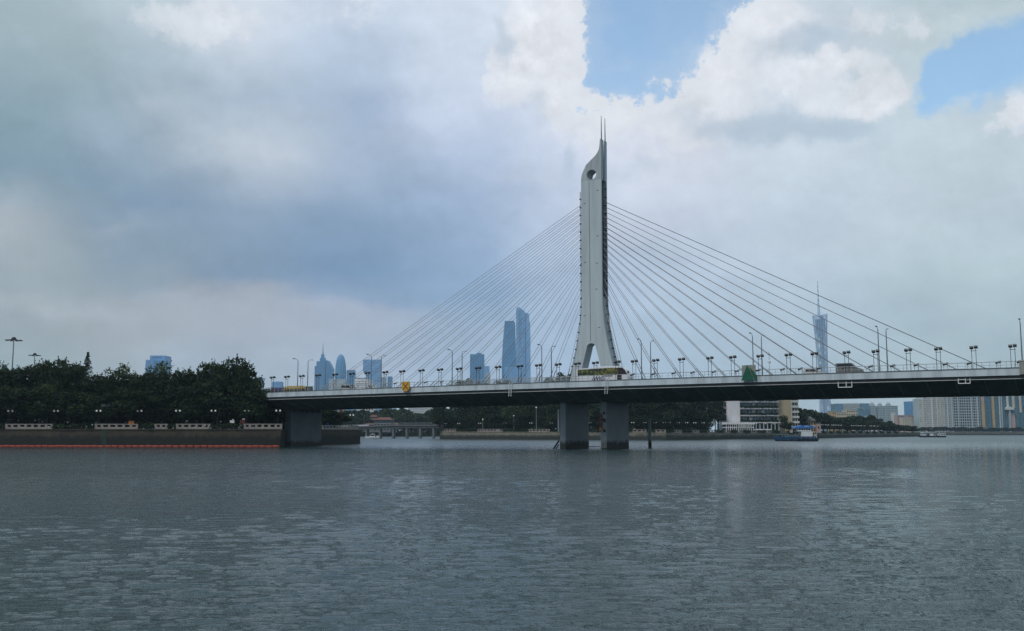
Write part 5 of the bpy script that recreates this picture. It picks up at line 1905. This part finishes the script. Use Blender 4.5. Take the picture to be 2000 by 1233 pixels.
# older blocks among the trees
for px0, px1, y, d, m_, lab in ((1636, 1655, 806, 940, 'conc_cream', 'low beige block among the trees, left of the taller beige one'), (1655.3, 1676, 800, 950, 'conc_cream', 'taller beige block with window rows above the trees'),
                                (1627.5, 1634, 803.5, 930, 'conc_orange', 'small ochre gable peeping over the trees by the television tower'), (1699, 1713, 813, 1100, 'conc_pale', 'low white shed before the domed towers'),
                                (1754, 1768, 811.5, 1700, 'conc_pink', 'low pink block right of the domed towers'), (1764.5, 1783, 816.5, 1640, 'conc_cream', 'low cream block before the blue glass tower'), (1776, 1796, 811, 1720, 'conc_pink', 'pinkish grey block below the blue glass tower')):
    t, w_, zy, xp = bld('old_block', lab, px0, px1, d, base=3.6)
    MB().box(0, w_, 0, 14, 0, zy(y)).build('wall', M[m_], t)
    MB().box(-.3, w_ + .3, -.3, 14.3, zy(y) + .002, zy(y) + .5).build('roof', M['conc_grey'], t)
    nf, nc = 5, max(2, int((px1 - px0) / 3))
    for f_ in range(nf):
        for c_ in range(nc):
            xx = w_ * (c_ + .25) / nc
            MB().box(xx, xx + w_ * .45 / nc, -.08, -.003, zy(y) - 2.6 - f_ * 3.2, zy(y) - 1.1 - f_ * 3.2).build('window', M['glass_dark'], t)
t, w_, zy, xp = bld('glass_tower', 'plain bright blue glass tower left of the apartment towers', 1780, 1796.5, 2500)
glass_block(t, 0, w_, 0, zy(784), 0, 40, 'glass_blue', 4, 12, th=.6)

# riverside apartment towers
RD = 1640.0


def apartment(px0, px1, ytop, lab, nv, mm='conc_grey', body='conc_teal', stripes=(), dist=RD, slab=1.3, cap=None, dz=3.1):
    t, w_, zy, xp = bld('apartment_tower', lab, px0, px1, dist)
    Z = zy(ytop)
    MB().box(0, w_, 0, 24, 0, Z).build('block', M[body], t)
    facade(t, 0, w_, 0, 0, Z, nv, dz, M[mm], .7, 'balcony_grid', slab)
    for s0, s1, m_, y0, y1 in stripes:
        MB().box(xp(s0), xp(s1), -2.2, -.9, zy(y0), min(Z, zy(y1))).build('wall_stripe', M[m_], t)
    if cap:
        MB().box(w_ * .15, w_ * .7, 2, 18, Z + .002, Z + 3.5).build('roof_house', M[cap], t)
        MB().box(w_ * .3, w_ * .5, 4, 12, Z + 3.502, Z + 5.5).build('water_tank', M[cap], t)
    n_ = max(2, nv // 2)
    k = 0
    for f_ in range(int(Z / 3.1)):
        for c_ in range(n_):
            if rnd.random() < .5 and k < 120:
                k += 1
                xx = w_ * (c_ + .28) / n_
                MB().box(xx, xx + w_ * .4 / n_, -.3, -.006, f_ * 3.1 + .9, f_ * 3.1 + 2.4).build('window', M['glass_dark'], t)
    return t, w_, zy, xp


apartment(1797, 1812, 779, 'leftmost pale apartment tower on the far right shore', 7, 'conc_pale', 'conc_grey', ((1803, 1805, 'conc_pale', 843, 700),), cap='conc_pale')
apartment(1812.5, 1829, 777, 'second pale apartment tower from the left on the far shore', 8, 'conc_pale', 'conc_teal', ((1820, 1823, 'white_wall', 843, 700),), cap='conc_pale')
apartment(1829.5, 1847, 776, 'third pale apartment tower with white vertical piers', 8, 'conc_pale', 'conc_grey', ((1831, 1832.5, 'white_wall', 843, 700), (1838, 1840, 'conc_cream', 843, 700)), cap='conc_pale')
apartment(1847.5, 1864, 772.5, 'grey apartment tower left of the balcony grid block', 7, 'conc_grey', 'conc_teal', ((1851, 1853, 'conc_pale', 843, 700), (1860, 1861.5, 'conc_pale', 843, 700)), cap='conc_pale')
apartment(1864.5, 1889, 758, 'broad grey apartment tower with a strong balcony grid, left of the pair', 6, 'conc_grey', 'glass_dark', ((1872, 1874, 'conc_grey', 843, 700),), slab=1.3, dz=4.4)
apartment(1889.5, 1916, 758, 'broad grey apartment tower with a strong balcony grid, right of the pair', 6, 'conc_grey', 'glass_dark', ((1898, 1900, 'conc_grey', 843, 700), (1909, 1912, 'conc_grey', 843, 700)), slab=1.3, dz=4.4)
apartment(1916.5, 1936, 757, 'dark teal tower with one broad ochre stripe', 6, 'conc_teal', 'conc_teal', ((1918.5, 1924.5, 'conc_orange', 835, 785), (1918.5, 1924.5, 'conc_pink', 784.5, 757)), slab=.8)
apartment(1936.5, 1963, 757, 'dark teal tower with ochre stripe and white dotted column', 8, 'conc_teal', 'conc_teal', ((1939, 1944, 'conc_orange', 835, 757), (1953, 1955, 'conc_pale', 843, 757), (1957, 1959, 'conc_grey', 843, 757)), slab=.8)
apartment(1963.5, 1990, 757, 'tower with cream frame curving over its lower front', 8, 'conc_teal', 'conc_teal', ((1968, 1972, 'conc_pale', 800, 757), (1979, 1984, 'conc_cream', 797, 757), (1974, 1983, 'conc_pink', 843, 807)), slab=.8)
t, w_, zy, xp = bld('frame_terrace', 'cream terrace slab with rounded end on the framed tower', 1968, 1985, RD - 8)
MB().prism([(0, zy(797)), (w_ * .3, zy(794)), (w_ * .8, zy(796)), (w_, zy(799)), (w_ * .9, zy(800.5)), (0, zy(800.5))], 0, 5.5).build('slab', M['conc_pale'], t)
MB().box(w_ * .4, w_ * .5, 1, 5.5, 0, zy(800.6)).build('column', M['conc_grey'], t)
apartment(1990.5, 2012, 757, 'rightmost tower with ochre and cream column at the picture edge', 7, 'conc_teal', 'conc_teal', ((1993, 1997, 'conc_cream', 806, 757),), slab=.8)
apartment(2013, 2040, 757, 'apartment tower just beyond the right picture edge', 7, 'conc_grey', 'conc_teal')
# creek background
t, w_, zy, xp = bld('apartment_slab', 'pale apartment slab seen through the gap under the deck above the creek trees', 797, 858, 1500)
MB().box(0, w_, 0, 20, 0, 48).build('block', M['conc_grey'], t)
facade(t, 0, w_, 0, 20, 48, 16, 3.1, M['white_wall'], .9, 'balcony_grid', .7)
t, w_, zy, xp = bld('white_house', 'white building corner above the trees right of the bank pier', 706, 731, 1090)
MB().box(0, w_, 0, 15, 0, zy(796.5)).build('wall', M['white_wall'], t)
MB().box(-.5, w_ + .5, -.5, 15.5, zy(796.5) + .002, zy(795.5)).build('roof', M['conc_grey'], t)
for i in range(4):
    MB().box(1.5 + i * 3, 3 + i * 3, -.08, -.003, zy(801.5), zy(799)).build('window', M['glass_dark'], t)
# covered hut and pale tree-trunk sign by the quay corner
p = lbank(690, 5)
t = empty('promenade_sign', p + Vector((0, 0, ZL)), LANG, 'tall brown signpost under the bridge by the quay corner', 'sign')
MB().tube((0, 0, 0), (0, 0, 3.4), .12, n=6).build('post', M['black_metal'], t)
MB().box(-.5, .5, -.12, .12, 3.402, 6.8).build('panel', M['rust'], t)
p = lbank(673, 6)
t = empty('site_hut', p + Vector((0, 0, ZL)), LANG, 'small blue hut beside the quay right of the bank pier', 'hut')
MB().box(-1.2, 1.2, -.8, .8, 0, 2.3).build('wall', M['canopy_blue'], t)
MB().box(-1.4, 1.4, -1, 1, 2.302, 2.45).build('roof', M['white_paint'], t)

# ------------------------------------------------------------------ boats
BD = 447.0
bc = at(1553, 845, BD)
t = empty('tugboat', (bc.x, BD, 0), R(3), 'blue working boat with white wheelhouse and blue canopy before the hotel', 'boat')


def hull(name, L_, B_, secs, m_, parent):
    """secs: list of (x, half breadth, keel z, deck z)"""
    b = MB()
    for x, hb, zk, zd in secs:
        b.v += [(x, -hb, zd), (x, -hb * .92, zk + (zd - zk) * .45), (x, -hb * .6, zk), (x, hb * .6, zk), (x, hb * .92, zk + (zd - zk) * .45), (x, hb, zd)]
    n = 6
    for k in range(len(secs) - 1):
        for i in range(n):
            j = (i + 1) % n
            b.f.append((k * n + i, k * n + j, (k + 1) * n + j, (k + 1) * n + i))
    b.f.append(tuple(range(n)))
    b.f.append(tuple((len(secs) - 1) * n + n - 1 - i for i in range(n)))
    return b.build(name, m_, parent)


hull('hull', 20, 5, [(-10.2, .15, 1.6, 2.3), (-9.2, 1.1, .5, 2.1), (-7.6, 2.0, -.6, 1.85), (-4, 2.6, -.8, 1.55), (2, 2.7, -.8, 1.35), (7, 2.6, -.8, 1.3), (9.4, 2.3, -.5, 1.35), (10.1, 1.8, .3, 1.4)], M['hull_blue'], t)
hull('boot_top', 20, 5, [(-8.6, 1.3, -.5, .45), (-7.4, 2.05, -.7, .45), (-4, 2.68, -.85, .45), (2, 2.78, -.85, .45), (7, 2.68, -.85, .45), (9.3, 2.38, -.6, .45)], M['hull_dark'], t)
MB().box(-7, 8.5, -2.45, -2.3, 1.5, 2.1).build('bulwark', M['hull_blue'], t)
MB().box(-4.2, 1.0, -2.0, 2.0, 1.45, 2.35).build('hatch', M['conc_teal'], t)
b = MB()
for x in np.arange(-9.0, 2, 1.2):
    b.tube((x, -2.2 if x > -7 else -1.2, 1.8), (x, -2.2 if x > -7 else -1.2, 3.0), .04, n=4)
b.tube((-9, -1.2, 3.0), (-7, -2.2, 2.95), .04, n=4)
b.tube((-7, -2.2, 2.95), (1.5, -2.2, 2.6), .04, n=4)
b.build('guard_rail', M['rail'], t)
MB().box(2.2, 7.2, -1.9, 1.9, 1.4, 4.3).build('deckhouse', M['white_paint'], t)
MB().box(.2, 7.4, -2.0, 2.0, 4.302, 4.45).build('upper_deck', M['white_paint'], t)
wh = MB().box(.8, 6.6, -1.6, 1.6, 4.452, 5.7).build('wheelhouse', M['white_paint'], t)
for i in range(5):
    MB().box(1.1 + i * 1.1, 1.9 + i * 1.1, -1.63, -1.603, 4.75, 5.5).build('window', M['glass_dark'], wh)
MB().prism([(-.9, 5.7), (8.2, 5.7), (8.0, 6.1), (7.2, 6.9), (2.6, 7.0), (1.4, 6.6), (-.7, 6.3)], -2.2, 2.2).build('canopy', M['canopy_blue'], t)
MB().prism([(3.6, 6.75), (5.6, 6.55), (5.6, 6.4), (3.4, 6.5)], -2.24, -2.202).build('tarpaulin', M['white_paint'], t)
b = MB().path([(1.6, -.4, 2.4), (-.2, -.3, 5.0), (-.6, -.3, 5.2)], .18, 5)
b.path([(1.9, -.4, 1.6), (1.6, -.4, 4.0), (-.1, -.3, 4.4)], .14, 5)
b.build('crane_arm', M['rust'], t)
MB().tube((-5.6, 0, 1.5), (-5.6, 0, 4.3), .12, .1, 6).build('bow_post', M['hull_blue'], t)
for i, x in enumerate((7.5, 8.3, 9.1)):
    MB().tube((x, -1.6, 1.4), (x, -1.6, 4.2), .08, n=5).build('awning_pole', M['white_paint'], t)
MB().box(7.2, 9.4, -1.9, 1.9, 4.2, 4.3).build('stern_awning', M['rail'], t)
MB().box(8.2, 8.9, -1.5, -.7, 1.5, 3.0).build('locker', M['conc_cream'], t)
for x in (-2.5, .8, 2.8, 4.8, 6.8, 8.6):
    b = MB()
    k = 12
    b.prism([(x + .5 * math.cos(2 * math.pi * i / k), 1.0 + .5 * math.sin(2 * math.pi * i / k)) for i in range(k)], -2.98, -2.72, [[(x + .22 * math.cos(2 * math.pi * i / k), 1.0 + .22 * math.sin(2 * math.pi * i / k)) for i in range(k)]])
    b.build('tyre_fender', M['rubber'], t)

# white launch in the creek
cd = 600.0
cp = at(727, 845, cd)
t = empty('motor_launch', (cp.x, cd, 0), R(8), 'white motor launch moored in the creek below the low bridge', 'boat')
hull('hull', 9, 3, [(-4.2, .2, .5, 1.7), (-3, .9, -.2, 1.5), (0, 1.4, -.4, 1.3), (4, 1.4, -.4, 1.3), (4.4, 1.2, .1, 1.3)], M['white_paint'], t)
MB().prism([(-1.8, 1.3), (1.8, 1.3), (1.5, 2.8), (-1.0, 2.8)], -1.1, 1.1).build('cabin', M['white_paint'], t)
MB().prism([(-1.3, 1.7), (1.5, 1.7), (1.3, 2.5), (-.9, 2.5)], -1.12, 1.12).build('window', M['glass_dark'], t)
MB().prism([(-1.2, 2.802), (1.7, 2.802), (1.5, 3.0), (-1.0, 3.0)], -1.25, 1.25).build('roof', M['white_paint'], t)
MB().tube((.2, 0, 3.0), (.2, 0, 4.4), .05, n=5).build('mast', M['rail'], t)
MB().prism([(2.4, 1.3), (4.0, 1.3), (3.9, 1.9), (2.5, 1.9)], -.9, .9).build('engine_box', M['conc_pale'], t)

# ferries by the island tip
fd = 800.0
fp = at(1811, 845, fd)
t = empty('barge', (fp.x, fd, 0), R(4), 'low barge with canopy roof, left of the two boats by the far island tip', 'boat')
hull('hull', 13, 5, [(-6.6, 1.2, .2, 1.4), (-5.5, 2.2, -.4, 1.2), (5.8, 2.2, -.4, 1.2), (6.4, 1.6, .2, 1.3)], M['hull_dark'], t)
MB().box(-5, -2, -1.9, 1.9, 1.22, 2.8).build('cabin', M['conc_grey'], t)
MB().box(1.2, 4.0, -1.9, 1.9, 1.22, 2.9).build('cargo_box', M['white_paint'], t)
MB().prism([(-5.4, 3.4), (6.0, 3.4), (5.2, 3.9), (-3.4, 3.95)], -2.2, 2.2).build('canopy', M['conc_grey'], t)
for x in (-5.2, -1.5, .6, 4.6, 5.8):
    MB().tube((x, -2, 1.2), (x, -2, 3.4), .09, n=5).build('awning_pole', M['rail'], t)
fp = at(1836, 845, fd)
t = empty('passenger_ferry', (fp.x, fd - 2, 0), R(4), 'two decked small ferry, right of the two boats by the far island tip', 'boat')
hull('hull', 8, 4, [(-3.9, .8, .2, 1.6), (-3, 1.7, -.4, 1.3), (3, 1.7, -.4, 1.3), (3.6, 1.2, .2, 1.4)], M['hull_dark'], t)
MB().box(-2.8, 3.0, -1.5, 1.5, 1.32, 3.1).build('deckhouse', M['white_paint'], t)
MB().box(-3.2, 3.3, -1.8, 1.8, 3.102, 3.25).build('upper_deck', M['white_paint'], t)
MB().box(-1.6, 2.2, -1.2, 1.2, 3.252, 4.6).build('wheelhouse', M['conc_grey'], t)
MB().box(-2.6, 3.0, -1.7, 1.7, 4.602, 4.75).build('roof', M['white_paint'], t)
for i in range(4):
    MB().box(-2.5 + i * 1.35, -1.6 + i * 1.35, -1.53, -1.503, 1.9, 2.7).build('window', M['glass_dark'], t)
for i in range(3):
    MB().box(-1.3 + i * 1.15, -.5 + i * 1.15, -1.23, -1.203, 3.6, 4.3).build('window', M['glass_dark'], t)

# ------------------------------------------------------------------ air
HB = 5460.0
hz_ = MB().box(-HB, HB, -HB, HB, -2.2, 640.0).build('haze', M['soil'])
hz_.data.materials.clear()
hm_ = bpy.data.materials.new('haze_air')
hm_.use_nodes = True
hm_.cycles.volume_sampling = 'DISTANCE'
hm_.cycles.homogeneous_volume = True
ht = hm_.node_tree
ht.nodes.clear()
pv = ht.nodes.new('ShaderNodeVolumePrincipled')
pv.inputs['Color'].default_value = (.68, .86, 1.0, 1)
pv.inputs['Density'].default_value = HAZE
pv.inputs['Anisotropy'].default_value = .2
ho = ht.nodes.new('ShaderNodeOutputMaterial')
ht.links.new(pv.outputs[0], ho.inputs['Volume'])
hz_.data.materials.append(hm_)
tag(hz_, 'thin pale haze filling the air over the river and city', kind='stuff')
